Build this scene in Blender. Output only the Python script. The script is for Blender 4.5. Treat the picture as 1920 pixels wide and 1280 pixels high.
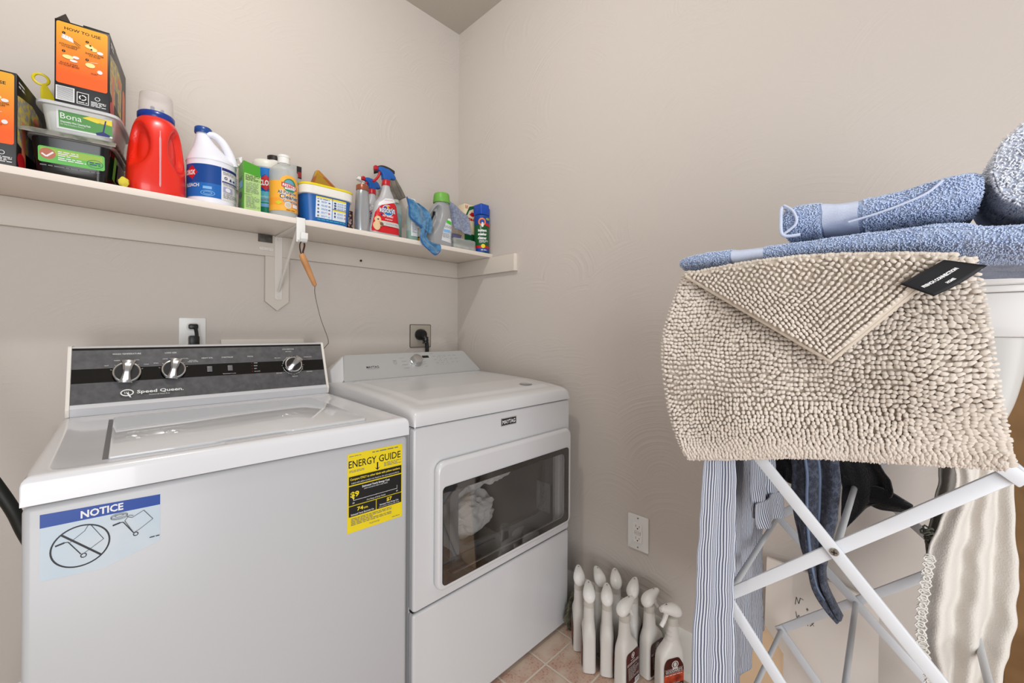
import bpy, bmesh, math, random
import numpy as np
from mathutils import Vector, Matrix, noise
for o in list(bpy.data.objects): bpy.data.objects.remove(o)
scn = bpy.context.scene
C = scn.collection
PI = math.pi
random.seed(7)

# ------------------------------------------------------------------ camera
cam_d = bpy.data.cameras.new('camera'); cam = bpy.data.objects.new('camera', cam_d); C.objects.link(cam)
cam_d.sensor_width = 36; cam_d.lens = 769.34 * 36 / 1920
cam_d.shift_x = 0; cam_d.shift_y = -(640 - 619.54) / 1920
F = Vector((.71007, .70413, -.00093)); R = Vector((.70412, -.71006, .00598)); U = Vector((-.00355, .0049, .99998))
mw = Matrix.Identity(4)
for i in range(3):
    mw[i][0] = R[i]; mw[i][1] = U[i]; mw[i][2] = -F[i]
mw[0][3], mw[1][3], mw[2][3] = -1.3758, -1.7813, 1.1401
cam.matrix_world = mw
cam_d.clip_start = .02
scn.camera = cam

# ------------------------------------------------------------------ world, lights, exposure
w = bpy.data.worlds.new('world'); scn.world = w; w.use_nodes = True
w.node_tree.nodes['Background'].inputs[0].default_value = (.985, .99, 1.0, 1)
w.node_tree.nodes['Background'].inputs[1].default_value = .43
def lamp(name, kind, loc, energy, color, **k):
    d = bpy.data.lights.new(name, kind); d.energy = energy; d.color = color
    for a, b in k.items(): setattr(d, a, b)
    o = bpy.data.objects.new(name, d); C.objects.link(o); o.location = loc; return o
lamp('ceiling_lamp', 'POINT', (-1.22, -1.0, 2.52), 23, (1, .985, .965), shadow_soft_size=.03)
l2 = lamp('added_rear_fill', 'AREA', (-2.0, -3.3, 1.05), 52, (.97, .985, 1), shape='RECTANGLE', size=1.5, size_y=2.0)  # unseen fill panel added behind the camera to brighten the lower room
l2.rotation_euler = (math.radians(90), 0, math.radians(-35))
vs = scn.view_settings
vs.view_transform = 'Standard'; vs.look = 'None'; vs.gamma = 1; vs.use_curve_mapping = False; vs.exposure = 0.04

# ------------------------------------------------------------------ materials
def lin(c):
    return tuple((x / 12.92 if x <= .04045 else ((x + .055) / 1.055) ** 2.4) for x in c)
def rgb(r, g, b): return lin((r / 255, g / 255, b / 255))
MT = {}
def M(name, c=None, rough=.5, metal=0, bump=None, trans=0, alpha=1, ior=1.45, coat=0, sheen=0, mottle=None, emis=None):
    if name in MT: return MT[name]
    m = bpy.data.materials.new(name); m.use_nodes = True; MT[name] = m
    nt = m.node_tree; b = nt.nodes['Principled BSDF']
    col = rgb(*c)
    b.inputs['Base Color'].default_value = (*col, 1); b.inputs['Roughness'].default_value = rough
    b.inputs['Metallic'].default_value = metal; b.inputs['Transmission Weight'].default_value = trans
    b.inputs['Alpha'].default_value = alpha; b.inputs['IOR'].default_value = ior
    b.inputs['Coat Weight'].default_value = coat
    if sheen:
        b.inputs['Sheen Weight'].default_value = sheen; b.inputs['Sheen Roughness'].default_value = .5
    tc = nt.nodes.new('ShaderNodeTexCoord')
    if bump:   # (scale, strength, distance)
        n = nt.nodes.new('ShaderNodeTexNoise'); n.inputs['Scale'].default_value = bump[0]; n.inputs['Detail'].default_value = 3
        nt.links.new(tc.outputs['Object'], n.inputs['Vector'])
        bp = nt.nodes.new('ShaderNodeBump'); bp.inputs['Strength'].default_value = bump[1]; bp.inputs['Distance'].default_value = bump[2]
        nt.links.new(n.outputs['Fac'], bp.inputs['Height']); nt.links.new(bp.outputs['Normal'], b.inputs['Normal'])
    if mottle:  # (second colour, scale, contrast low, contrast high)
        n = nt.nodes.new('ShaderNodeTexNoise'); n.inputs['Scale'].default_value = mottle[1]; n.inputs['Detail'].default_value = 4
        nt.links.new(tc.outputs['Object'], n.inputs['Vector'])
        r = nt.nodes.new('ShaderNodeMapRange'); r.inputs[1].default_value = mottle[2]; r.inputs[2].default_value = mottle[3]
        nt.links.new(n.outputs['Fac'], r.inputs[0])
        mx = nt.nodes.new('ShaderNodeMix'); mx.data_type = 'RGBA'
        mx.inputs[6].default_value = (*col, 1); mx.inputs[7].default_value = (*rgb(*mottle[0]), 1)
        nt.links.new(r.outputs[0], mx.inputs[0]); nt.links.new(mx.outputs[2], b.inputs['Base Color'])
    return m

def wall_mat(name, c, arcs=1.0):
    m = M(name, c, .78); nt = m.node_tree; b = nt.nodes['Principled BSDF']; N = nt.nodes.new; Lk = nt.links.new
    g = N('ShaderNodeNewGeometry')
    wob = N('ShaderNodeTexNoise'); wob.inputs['Scale'].default_value = 4; wob.inputs['Detail'].default_value = 2
    Lk(g.outputs['Position'], wob.inputs['Vector'])
    v = N('ShaderNodeTexVoronoi'); v.inputs['Scale'].default_value = 3.0; Lk(g.outputs['Position'], v.inputs['Vector'])
    sb = N('ShaderNodeVectorMath'); sb.operation = 'SUBTRACT'; Lk(g.outputs['Position'], sb.inputs[0]); Lk(v.outputs['Position'], sb.inputs[1])
    s2 = N('ShaderNodeVectorMath'); s2.operation = 'ADD'; s2.inputs[1].default_value = (-.06, .07, .17); Lk(sb.outputs[0], s2.inputs[0])
    ln = N('ShaderNodeVectorMath'); ln.operation = 'LENGTH'; Lk(s2.outputs[0], ln.inputs[0])
    a = N('ShaderNodeMath'); a.operation = 'MULTIPLY_ADD'; a.inputs[1].default_value = .03; Lk(wob.outputs['Fac'], a.inputs[0]); Lk(ln.outputs['Value'], a.inputs[2])
    f = N('ShaderNodeTexNoise'); f.noise_dimensions = '1D'; f.inputs['Scale'].default_value = 85; f.inputs['Detail'].default_value = 3; Lk(a.outputs[0], f.inputs['W'])
    mk = N('ShaderNodeTexNoise'); mk.inputs['Scale'].default_value = 3.1; mk.inputs['Detail'].default_value = 2; Lk(g.outputs['Position'], mk.inputs['Vector'])
    mr = N('ShaderNodeMapRange'); mr.inputs[1].default_value = .42; mr.inputs[2].default_value = .66; Lk(mk.outputs['Fac'], mr.inputs[0])
    ml = N('ShaderNodeMath'); ml.operation = 'MULTIPLY'; Lk(f.outputs['Fac'], ml.inputs[0]); Lk(mr.outputs[0], ml.inputs[1])
    fi = N('ShaderNodeTexNoise'); fi.inputs['Scale'].default_value = 180; fi.inputs['Detail'].default_value = 3; Lk(g.outputs['Position'], fi.inputs['Vector'])
    ad = N('ShaderNodeMath'); ad.operation = 'MULTIPLY_ADD'; ad.inputs[1].default_value = .16; Lk(fi.outputs['Fac'], ad.inputs[0]); Lk(ml.outputs[0], ad.inputs[2])
    bp = N('ShaderNodeBump'); bp.inputs['Strength'].default_value = .50 * arcs; bp.inputs['Distance'].default_value = .0045
    Lk(ad.outputs[0], bp.inputs['Height']); Lk(bp.outputs['Normal'], b.inputs['Normal'])
    return m
def tile_mat():
    m = M('floor_tile', (196, 176, 160), .42); nt = m.node_tree; b = nt.nodes['Principled BSDF']; N = nt.nodes.new; Lk = nt.links.new
    g = N('ShaderNodeNewGeometry'); s = N('ShaderNodeSeparateXYZ'); Lk(g.outputs['Position'], s.inputs[0])
    outs = []
    for k, off in (('X', .295), ('Y', .882)):
        a = N('ShaderNodeMath'); a.operation = 'ADD'; a.inputs[1].default_value = off + .076 + .152 * 40; Lk(s.outputs[k], a.inputs[0])
        p = N('ShaderNodeMath'); p.operation = 'MODULO'; p.inputs[1].default_value = .152; Lk(a.outputs[0], p.inputs[0])
        q = N('ShaderNodeMath'); q.operation = 'SUBTRACT'; q.inputs[1].default_value = .076; Lk(p.outputs[0], q.inputs[0])
        r = N('ShaderNodeMath'); r.operation = 'ABSOLUTE'; Lk(q.outputs[0], r.inputs[0]); outs.append(r)
    mn = N('ShaderNodeMath'); mn.operation = 'MINIMUM'; Lk(outs[0].outputs[0], mn.inputs[0]); Lk(outs[1].outputs[0], mn.inputs[1])
    gr = N('ShaderNodeMapRange'); gr.inputs[1].default_value = .0028; gr.inputs[2].default_value = .0040; Lk(mn.outputs[0], gr.inputs[0])
    n1 = N('ShaderNodeTexNoise'); n1.inputs['Scale'].default_value = 14; n1.inputs['Detail'].default_value = 5; Lk(g.outputs['Position'], n1.inputs['Vector'])
    n2 = N('ShaderNodeTexNoise'); n2.inputs['Scale'].default_value = 150; n2.inputs['Detail'].default_value = 3; Lk(g.outputs['Position'], n2.inputs['Vector'])
    r2 = N('ShaderNodeMapRange'); r2.inputs[1].default_value = .55; r2.inputs[2].default_value = .64; Lk(n2.outputs['Fac'], r2.inputs[0])
    r1 = N('ShaderNodeMapRange'); r1.inputs[1].default_value = .38; r1.inputs[2].default_value = .62; Lk(n1.outputs['Fac'], r1.inputs[0])
    def mix(fa, A, B):
        x = N('ShaderNodeMix'); x.data_type = 'RGBA'; Lk(fa, x.inputs[0])
        for i, v in ((6, A), (7, B)):
            if isinstance(v, tuple): x.inputs[i].default_value = (*rgb(*v), 1)
            else: Lk(v, x.inputs[i])
        return x.outputs[2]
    base = mix(r1.outputs[0], (205, 186, 168), (192, 160, 142))
    sp = N('ShaderNodeMath'); sp.operation = 'MULTIPLY'; Lk(r2.outputs[0], sp.inputs[0]); Lk(r1.outputs[0], sp.inputs[1])
    base2 = mix(sp.outputs[0], base, (164, 122, 104))
    Lk(mix(gr.outputs[0], (208, 198, 182), base2), b.inputs['Base Color'])
    bp = N('ShaderNodeBump'); bp.inputs['Strength'].default_value = .6; bp.inputs['Distance'].default_value = .0015
    Lk(gr.outputs[0], bp.inputs['Height']); Lk(bp.outputs['Normal'], b.inputs['Normal'])
    return m
def stripe_mat(name, c1, c2, n, warp=.0):
    m = M(name, c1, .9, bump=(500, .3, .001)); nt = m.node_tree; b = nt.nodes['Principled BSDF']; N = nt.nodes.new; Lk = nt.links.new
    uv = N('ShaderNodeUVMap'); s = N('ShaderNodeSeparateXYZ'); Lk(uv.outputs[0], s.inputs[0])
    a = N('ShaderNodeMath'); a.operation = 'MULTIPLY'; a.inputs[1].default_value = n * 2 * PI; Lk(s.outputs['X'], a.inputs[0])
    si = N('ShaderNodeMath'); si.operation = 'SINE'; Lk(a.outputs[0], si.inputs[0])
    r = N('ShaderNodeMapRange'); r.inputs[1].default_value = -.25; r.inputs[2].default_value = .35; Lk(si.outputs[0], r.inputs[0])
    x = N('ShaderNodeMix'); x.data_type = 'RGBA'; x.inputs[6].default_value = (*rgb(*c1), 1); x.inputs[7].default_value = (*rgb(*c2), 1)
    Lk(r.outputs[0], x.inputs[0]); Lk(x.outputs[2], b.inputs['Base Color'])
    return m
def window_mat():
    m = bpy.data.materials.new('door_glass'); m.use_nodes = True; nt = m.node_tree; nt.nodes.clear(); N = nt.nodes.new; Lk = nt.links.new
    o = N('ShaderNodeOutputMaterial'); mx = N('ShaderNodeMixShader'); t = N('ShaderNodeBsdfTransparent'); g = N('ShaderNodeBsdfGlossy')
    t.inputs[0].default_value = (.85, .85, .85, 1); g.inputs[0].default_value = (.9, .9, .9, 1); g.inputs['Roughness'].default_value = .02
    mx.inputs[0].default_value = .11
    Lk(t.outputs[0], mx.inputs[1]); Lk(g.outputs[0], mx.inputs[2]); Lk(mx.outputs[0], o.inputs[0]); return m

WALL = wall_mat('wall_paint', (200, 192, 185)); CEIL = wall_mat('ceiling_paint', (182, 176, 166), .5)
TRIM = M('trim_paint', (214, 209, 200), .42); BASE = M('baseboard_paint', (222, 219, 212), .35)
SHELF = M('shelf_paint', (228, 219, 209), .45, bump=(90, .08, .001)); LEDG = M('ledger_paint', (203, 195, 185), .5)
ENAM = M('white_enamel', (216, 217, 221), .16, coat=.3); ENAM_SHADED = M('white_enamel_shaded', (184, 185, 188), .3)  # second enamel is the first one greyed: the cabinet's shade put into its colour
DENAM = M('dryer_white_enamel', (208, 208, 210), .2, coat=.2)
SILV = M('silver_console', (186, 189, 190), .3, metal=.3); CHR = M('chrome', (225, 225, 225), .12, metal=1)
BLK = M('black_plastic', (16, 16, 17), .35); GAP = M('dark_gap', (30, 30, 32), .6); GLB = M('gloss_black', (8, 8, 9), .12)
GRY = M('console_grey', (74, 74, 76), .38, mottle=((92, 92, 95), 60, .3, .7)); WHT = M('print_white', (235, 235, 235), .5)
WPL = M('white_plastic', (228, 228, 226), .3); RUB = M('black_rubber', (22, 24, 20), .5)
BLUE = M('blue_plastic', (18, 52, 150), .3); YEL = M('yellow_plastic', (226, 205, 20), .35)
STEEL = M('zinc_screw', (165, 160, 150), .35, metal=.9)

# ------------------------------------------------------------------ mesh helpers
def link(name, me, mats, parent=None, smooth=True, ang=35):
    o = bpy.data.objects.new(name, me); C.objects.link(o)
    for m in (mats if isinstance(mats, (list, tuple)) else [mats]): me.materials.append(m)
    if parent is not None: o.parent = parent
    if smooth:
        me.polygons.foreach_set('use_smooth', [True] * len(me.polygons))
        me.set_sharp_from_angle(angle=math.radians(ang))
    return o
def obj(name, bm, mats, parent=None, smooth=True, ang=35, recalc=True):
    if recalc: bmesh.ops.recalc_face_normals(bm, faces=bm.faces[:])
    me = bpy.data.meshes.new(name); bm.to_mesh(me); bm.free()
    return link(name, me, mats, parent, smooth, ang)
def thing(name, label, cat, loc=(0, 0, 0), rz=0, group=None):
    o = bpy.data.objects.new(name, None); C.objects.link(o); o.location = loc; o.rotation_euler = (0, 0, rz)
    o.empty_display_size = .03
    o['label'] = label; o['category'] = cat
    if group: o['group'] = group
    return o
def tag(o, label, cat, group=None, kind=None):
    o['label'] = label; o['category'] = cat
    if group: o['group'] = group
    if kind: o['kind'] = kind
    return o
def struct(name, bm, m, label=None, **k):
    o = obj(name, bm, m, **k); o['kind'] = 'structure'
    if label: o['label'] = label
    return o
def add(bm, fn, mi=0):
    n = len(bm.faces); fn(bm); bm.faces.ensure_lookup_table()
    for f in bm.faces[n:]: f.material_index = mi
def box(bm, x0, x1, y0, y1, z0, z1, bev=0, seg=2, mi=0, mat=None):
    n0 = len(bm.verts); nf = len(bm.faces)
    b2 = bmesh.new()
    vs_ = [b2.verts.new((x, y, z)) for x in (x0, x1) for y in (y0, y1) for z in (z0, z1)]
    for f in ((0, 1, 3, 2), (4, 6, 7, 5), (0, 4, 5, 1), (2, 3, 7, 6), (0, 2, 6, 4), (1, 5, 7, 3)): b2.faces.new([vs_[i] for i in f])
    bmesh.ops.recalc_face_normals(b2, faces=b2.faces[:])
    if bev: bmesh.ops.bevel(b2, geom=b2.edges[:], offset=bev, segments=seg, affect='EDGES', profile=.5)
    merge(bm, b2, mi, mat)
def merge(bm, b2, mi=0, mat=None):
    mp = {}
    for v in b2.verts: mp[v] = bm.verts.new(mat @ v.co if mat is not None else v.co)
    for f in b2.faces:
        try: g = bm.faces.new([mp[v] for v in f.verts]); g.material_index = mi
        except ValueError: pass
    b2.free()
def BX(name, x0, x1, y0, y1, z0, z1, m, parent=None, bev=.002, seg=2, mat=None):
    bm = bmesh.new(); box(bm, x0, x1, y0, y1, z0, z1, bev, seg, mat=mat); return obj(name, bm, m, parent)
def ring(cx, cy, z, rx, ry, n=2.0, N=32, rot=0):
    out = []
    for i in range(N):
        t = 2 * PI * i / N; c, s = math.cos(t), math.sin(t)
        x = rx * math.copysign(abs(c) ** (2 / n), c); y = ry * math.copysign(abs(s) ** (2 / n), s)
        out.append((cx + x * math.cos(rot) - y * math.sin(rot), cy + x * math.sin(rot) + y * math.cos(rot), z))
    return out
def loft(bm, secs, N=32, cap=(1, 1), mi=0, deform=None, mat=None):
    """secs: (z, rx, ry, n, cx, cy)"""
    rows = []
    for s in secs:
        z, rx, ry = s[:3]; n = s[3] if len(s) > 3 else 2; cx = s[4] if len(s) > 4 else 0; cy = s[5] if len(s) > 5 else 0
        pts = ring(cx, cy, z, rx, ry, n, N)
        if deform: pts = [deform(*p) for p in pts]
        rows.append([bm.verts.new(mat @ Vector(p) if mat is not None else p) for p in pts])
    for a, b in zip(rows, rows[1:]):
        for i in range(N):
            f = bm.faces.new((a[i], a[(i + 1) % N], b[(i + 1) % N], b[i])); f.material_index = mi
    if cap[0]: f = bm.faces.new(rows[0][::-1]); f.material_index = mi
    if cap[1]: f = bm.faces.new(rows[-1]); f.material_index = mi
    return rows
def interp(secs, k):
    """smooth (Catmull-Rom) resampling of section list"""
    S = [list(s) + [2, 0, 0][len(s) - 3:] if len(s) < 6 else list(s) for s in secs]
    out = []
    for i in range(len(S) - 1):
        p0, p1, p2, p3 = S[max(i - 1, 0)], S[i], S[i + 1], S[min(i + 2, len(S) - 1)]
        for j in range(k):
            t = j / k
            out.append([.5 * ((2 * b) + (-a + c) * t + (2 * a - 5 * b + 4 * c - d) * t * t + (-a + 3 * b - 3 * c + d) * t ** 3) for a, b, c, d in zip(p0, p1, p2, p3)])
    out.append(S[-1]); return out
def LOFT(name, secs, m, parent=None, N=32, k=0, deform=None, mat=None, cap=(1, 1), ang=40):
    bm = bmesh.new(); loft(bm, interp(secs, k) if k else secs, N, cap, 0, deform, mat); return obj(name, bm, m, parent, ang=ang)
def spline(pts, k=8):
    P = [Vector(p) for p in pts]; out = []
    for i in range(len(P) - 1):
        p0, p1, p2, p3 = P[max(i - 1, 0)], P[i], P[i + 1], P[min(i + 2, len(P) - 1)]
        for j in range(k):
            t = j / k
            out.append(.5 * ((2 * p1) + (-p0 + p2) * t + (2 * p0 - 5 * p1 + 4 * p2 - p3) * t * t + (-p0 + 3 * p1 - 3 * p2 + p3) * t ** 3))
    out.append(P[-1]); return out
def tube(bm, pts, r, N=10, mi=0, mat=None, flat=1):
    P = [Vector(p) for p in pts]; rs = r if isinstance(r, (list, tuple)) else [r] * len(P)
    rows = []; up = None
    for i, p in enumerate(P):
        t = (P[min(i + 1, len(P) - 1)] - P[max(i - 1, 0)]).normalized()
        if up is None: up = t.orthogonal().normalized() if abs(t.z) > .9 else t.cross(Vector((0, 0, 1))).normalized()
        a = (up - t * up.dot(t)).normalized(); up = a; b = t.cross(a)
        row = []
        for k in range(N):
            q = p + (a * math.cos(2 * PI * k / N) + b * math.sin(2 * PI * k / N) * flat) * rs[i]
            row.append(bm.verts.new(mat @ q if mat is not None else q))
        rows.append(row)
    for A, B in zip(rows, rows[1:]):
        for k in range(N):
            f = bm.faces.new((A[k], A[(k + 1) % N], B[(k + 1) % N], B[k])); f.material_index = mi
    for rr in (rows[0][::-1], rows[-1]):
        f = bm.faces.new(rr); f.material_index = mi
def TUBE(name, pts, r, m, parent=None, N=10, sm=0, flat=1):
    bm = bmesh.new(); P = spline(pts, sm) if sm else pts
    if isinstance(r, (list, tuple)) and sm:
        n = len(P); r = [np.interp(i / (n - 1) * (len(r) - 1), range(len(r)), r) for i in range(n)]
    tube(bm, P, r, N, flat=flat); return obj(name, bm, m, parent)
def prism(bm, poly, d0, d1, axis='y', mi=0, mat=None, bev=0):
    """extrude polygon (a,b) along axis. axis y: (x,z); axis x: (y,z); axis z: (x,y)"""
    b2 = bmesh.new()
    def P(a, b, d): return {'y': (a, d, b), 'x': (d, a, b), 'z': (a, b, d)}[axis]
    A = [b2.verts.new(P(a, b, d0)) for a, b in poly]; B = [b2.verts.new(P(a, b, d1)) for a, b in poly]
    n = len(poly)
    b2.faces.new(A); b2.faces.new(B[::-1])
    for i in range(n): b2.faces.new((A[i], A[(i + 1) % n], B[(i + 1) % n], B[i]))
    bmesh.ops.recalc_face_normals(b2, faces=b2.faces[:])
    if bev: bmesh.ops.bevel(b2, geom=b2.edges[:], offset=bev, segments=2, affect='EDGES', profile=.5)
    merge(bm, b2, mi, mat)
def PRISM(name, poly, d0, d1, axis, m, parent=None, bev=0, mat=None):
    bm = bmesh.new(); prism(bm, poly, d0, d1, axis, 0, mat, bev); return obj(name, bm, m, parent)
def rrect(x0, x1, z0, z1, r, n=6):
    out = []
    for cx, cz, a0 in ((x1 - r, z1 - r, 0), (x0 + r, z1 - r, 90), (x0 + r, z0 + r, 180), (x1 - r, z0 + r, 270)):
        for i in range(n + 1):
            a = math.radians(a0 + 90 * i / n); out.append((cx + r * math.cos(a), cz + r * math.sin(a)))
    return out
def frame_ring(bm, outer, inner, d0, d1, axis='y', mi=0):
    """ring between two loops with the same number of points, extruded d0..d1"""
    def P(a, b, d): return {'y': (a, d, b), 'x': (d, a, b), 'z': (a, b, d)}[axis]
    n = len(outer); L = [[bm.verts.new(P(a, b, d)) for a, b in lp] for lp, d in ((outer, d0), (inner, d0), (inner, d1), (outer, d1))]
    for q in range(4):
        A, B = L[q], L[(q + 1) % 4]
        for i in range(n): f = bm.faces.new((A[i], A[(i + 1) % n], B[(i + 1) % n], B[i])); f.material_index = mi
def disp(p, sc, amp, seed=0):
    v = Vector(p); n = noise.noise_vector(v * sc + Vector((seed, seed * 2.3, 0))); return v + n * amp

# ------------------------------------------------------------------ lettering and label art
_tc = {}
def text2d(s, bold=0.0):
    k = (s, bold)
    if k in _tc: return _tc[k]
    cu = bpy.data.curves.new('t', 'FONT'); cu.body = s; cu.size = 1; cu.offset = bold; cu.resolution_u = 2; cu.dimensions = '2D'; cu.fill_mode = 'FRONT'
    o = bpy.data.objects.new('t', cu); C.objects.link(o); bpy.context.view_layer.update()
    me = bpy.data.meshes.new_from_object(o.evaluated_get(bpy.context.evaluated_depsgraph_get()))
    V = [(v.co.x, v.co.y) for v in me.vertices]; Fc = [tuple(p.vertices) for p in me.polygons]
    bpy.data.objects.remove(o); bpy.data.curves.remove(cu); bpy.data.meshes.remove(me)
    xs = [v[0] for v in V] or [0]; x0, x1 = min(xs), max(xs)
    _tc[k] = ([((x - x0), y) for x, y in V], Fc, x1 - x0 or 1); return _tc[k]
class Art:
    def __init__(s): s.items = []
    def poly(s, pts, m): s.items.append((pts, [tuple(range(len(pts)))], m)); return s
    def rect(s, x0, y0, x1, y1, m): return s.poly([(x0, y0), (x1, y0), (x1, y1), (x0, y1)], m)
    def ell(s, cx, cy, rx, ry, m, n=28): return s.poly([(cx + rx * math.cos(2 * PI * i / n), cy + ry * math.sin(2 * PI * i / n)) for i in range(n)], m)
    def ringe(s, cx, cy, rx, ry, t, m, n=40, a0=0, a1=360):
        A = [math.radians(a0 + (a1 - a0) * i / n) for i in range(n + 1)]
        pts = [(cx + rx * math.cos(a), cy + ry * math.sin(a)) for a in A] + [(cx + (rx - t) * math.cos(a), cy + (ry - t) * math.sin(a)) for a in A]
        s.items.append((pts, [(i, i + 1, n + 2 + i, n + 1 + i) for i in range(n)], m)); return s
    def line(s, x0, y0, x1, y1, t, m):
        d = Vector((x1 - x0, y1 - y0)); n = Vector((-d.y, d.x)).normalized() * t / 2
        return s.poly([(x0 - n.x, y0 - n.y), (x1 - n.x, y1 - n.y), (x1 + n.x, y1 + n.y), (x0 + n.x, y0 + n.y)], m)
    def pl(s, pts, t, m):
        for a, b in zip(pts, pts[1:]): s.line(*a, *b, t, m)
        return s
    def text(s, t, cx, cy, h, m, w=None, bold=.0, al='c', rot=0):
        V, Fc, W = text2d(t, bold); k = h / .72; kx = (w / W) if w else k; ww = W * kx
        ox = {'c': -ww / 2, 'l': 0, 'r': -ww}[al]; c, n = math.cos(rot), math.sin(rot)
        P = [(x * kx + ox, y * k - h / 2) for x, y in V]
        s.items.append(([(cx + x * c - y * n, cy + x * n + y * c) for x, y in P], Fc, m)); return s
    def para(s, x0, y0, x1, y1, n, m, fill=.5, seed=1):
        rn = random.Random(seed); lh = (y1 - y0) / n
        for i in range(n):
            y = y1 - lh * (i + .5); x = x0; end = x1 if rn.random() < .75 else x0 + (x1 - x0) * rn.uniform(.5, .9)
            while x < end:
                wd = rn.uniform(1.2, 4) * lh; s.rect(x, y - lh * fill / 2, min(x + wd, end), y + lh * fill / 2, m); x += wd + lh * .5
        return s
    def build(s, name, mp, parent=None, maxlen=None, lay=.00012, label=None, base=.0003):
        mats = []; bm = bmesh.new()
        for li, (pts, faces, m) in enumerate(s.items):
            if m not in mats: mats.append(m)
            mi = mats.index(m)
            b2 = bmesh.new(); vv = [b2.verts.new((x, y, 0)) for x, y in pts]
            for f in faces:
                try: b2.faces.new([vv[i] for i in f])
                except ValueError: pass
            if maxlen:
                bmesh.ops.triangulate(b2, faces=b2.faces[:])
                for _ in range(6):
                    ed = [e for e in b2.edges if e.calc_length() > maxlen]
                    if not ed: break
                    bmesh.ops.subdivide_edges(b2, edges=ed, cuts=1); bmesh.ops.triangulate(b2, faces=b2.faces[:])
            elif len(faces) == 1 and len(pts) > 4: bmesh.ops.triangulate(b2, faces=b2.faces[:])
            for f in b2.faces: f.normal_update()
            for v in b2.verts: v.co = Vector(mp(v.co.x, v.co.y, base + li * lay if li < 60 else base + 60 * lay + (li - 60) * lay * .02))
            merge(bm, b2, mi)
        o = obj(name, bm, mats, parent, smooth=False, recalc=False)
        if label: o['label'] = label
        return o
def flat_y(ox, oy, oz): return lambda x, y, d: (ox + x, oy - d, oz + y)            # faces -y
def flat_x(ox, oy, oz): return lambda x, y, d: (ox + d, oy + x, oz + y)            # faces +x
def flat_xn(ox, oy, oz): return lambda x, y, d: (ox - d, oy - x, oz + y)           # faces -x
def cyl(cx, cy, z0, r, a0, ry=None):                                               # wraps round z, angle a0 at x=0, +x runs counterclockwise
    ry = ry or r
    return lambda x, y, d: (cx + (r + d) * math.cos(a0 + x / r), cy + (ry + d) * math.sin(a0 + x / r), z0 + y)

INK = M('ink_black', (20, 20, 22), .5); INKG = M('ink_grey', (110, 112, 115), .5); INKB = M('ink_navy', (30, 42, 110), .5)
PAPER = M('label_white', (225, 226, 228), .45); RED = M('print_red', (190, 24, 36), .4); ORG = M('print_orange', (240, 122, 40), .4)
ORG2 = M('print_amber', (240, 172, 60), .4); PGRN = M('print_green', (70, 150, 40), .4); LGRN = M('print_light_green', (172, 208, 130), .45)
PBLU = M('print_blue', (20, 66, 150), .35); LBLU = M('print_light_blue', (120, 175, 225), .4); PYEL = M('print_yellow', (228, 205, 30), .4)
SKYB = M('film_blue', (176, 194, 206), .25)

exec_parts = []
# ------------------------------------------------------------------ room shell
bm = bmesh.new(); box(bm, -3.2, .12, 0, .12, -.02, 2.743); struct('wall_back', bm, WALL, smooth=False)
bm = bmesh.new(); box(bm, 0, .12, -3.0, 0, -.02, 2.743); struct('wall_right', bm, WALL, smooth=False)
bm = bmesh.new(); box(bm, -3.3, -3.2, -1.6, .12, -.02, 2.743); struct('wall_left', bm, WALL, smooth=False)
bm = bmesh.new(); box(bm, -3.3, .12, -4.0, .12, -.1, 0); struct('floor', bm, tile_mat(), smooth=False)
bm = bmesh.new(); box(bm, -3.3, .12, -3.4, .12, 2.743, 2.85); struct('ceiling', bm, CEIL, smooth=False)
def baseboard(bm, axis, a0, a1, s):
    prof = [(0, 0), (s * .022, 0), (s * .022, .006), (s * .018, .016), (s * .013, .02), (s * .013, .112), (s * .011, .118), (s * .011, .126), (s * .007, .134), (s * .006, .144), (s * .003, .15), (0, .15)]
    prism(bm, prof, a0, a1, axis)
bm = bmesh.new(); b2 = bmesh.new(); baseboard(b2, 'y', -1.903, -.001, -1); merge(bm, b2); struct('baseboard_right', bm, BASE)
bm = bmesh.new(); b2 = bmesh.new(); baseboard(b2, 'x', -3.2, -.0235, -1); merge(bm, b2); struct('baseboard_back', bm, BASE)
WOOD = M('brown_wood', (150, 116, 76), .45, mottle=((120, 88, 54), 7, .35, .65)); CAS = M('casing_brown', (150, 128, 104), .5)
dr = thing('wooden_panel', 'tall brown wooden panel standing against the wall at the right edge', 'panel', (-.02, -2.1, 0))
BX('panel_board', -.024, .018, -.30, .190, .001, 1.128, WOOD, dr, .002)
BX('edge_strip', -.028, .018, .1905, .196, .001, 1.128, CAS, dr, .001)

# ------------------------------------------------------------------ shelf system
BX('wall_shelf', -3.15, -.001, -.28, -.001, 1.4975, 1.516, SHELF, bev=.0015)
tag(bpy.data.objects['wall_shelf'], 'long white painted wall shelf holding cleaning supplies above the appliances', 'shelf')
t = thing('shelf_ledger', 'white wooden ledger strips under the shelf on both walls', 'ledger')
BX('back_strip', -3.15, -.001, -.019, -.0005, 1.4175, 1.4970, LEDG, t, .001)
BX('side_strip', -.019, -.0005, -.440, -.0195, 1.4175, 1.4970, LEDG, t, .001)
BX('end_cap', -.0195, -.0005, -.4525, -.4405, 1.4175, 1.4970, SHELF, t, .001)
bm = bmesh.new(); prism(bm, [(-.93, 1.4170), (-.93, 1.245), (-.889, 1.210), (-.848, 1.245), (-.848, 1.4170)], -.019, -.0005, 'y')
obj('pointed_cleat', bm, LEDG, t, smooth=False)
bm = bmesh.new(); tube(bm, [(-.556, -.0192, 1.4445), (-.556, -.024, 1.4445)], .0045, 12); tube(bm, [(-.556, -.024, 1.4445), (-.562, -.038, 1.437)], .0012, 8)
tag(obj('nail', bm, GLB), 'small dark nail in the white ledger under the shelf', 'nail')
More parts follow.
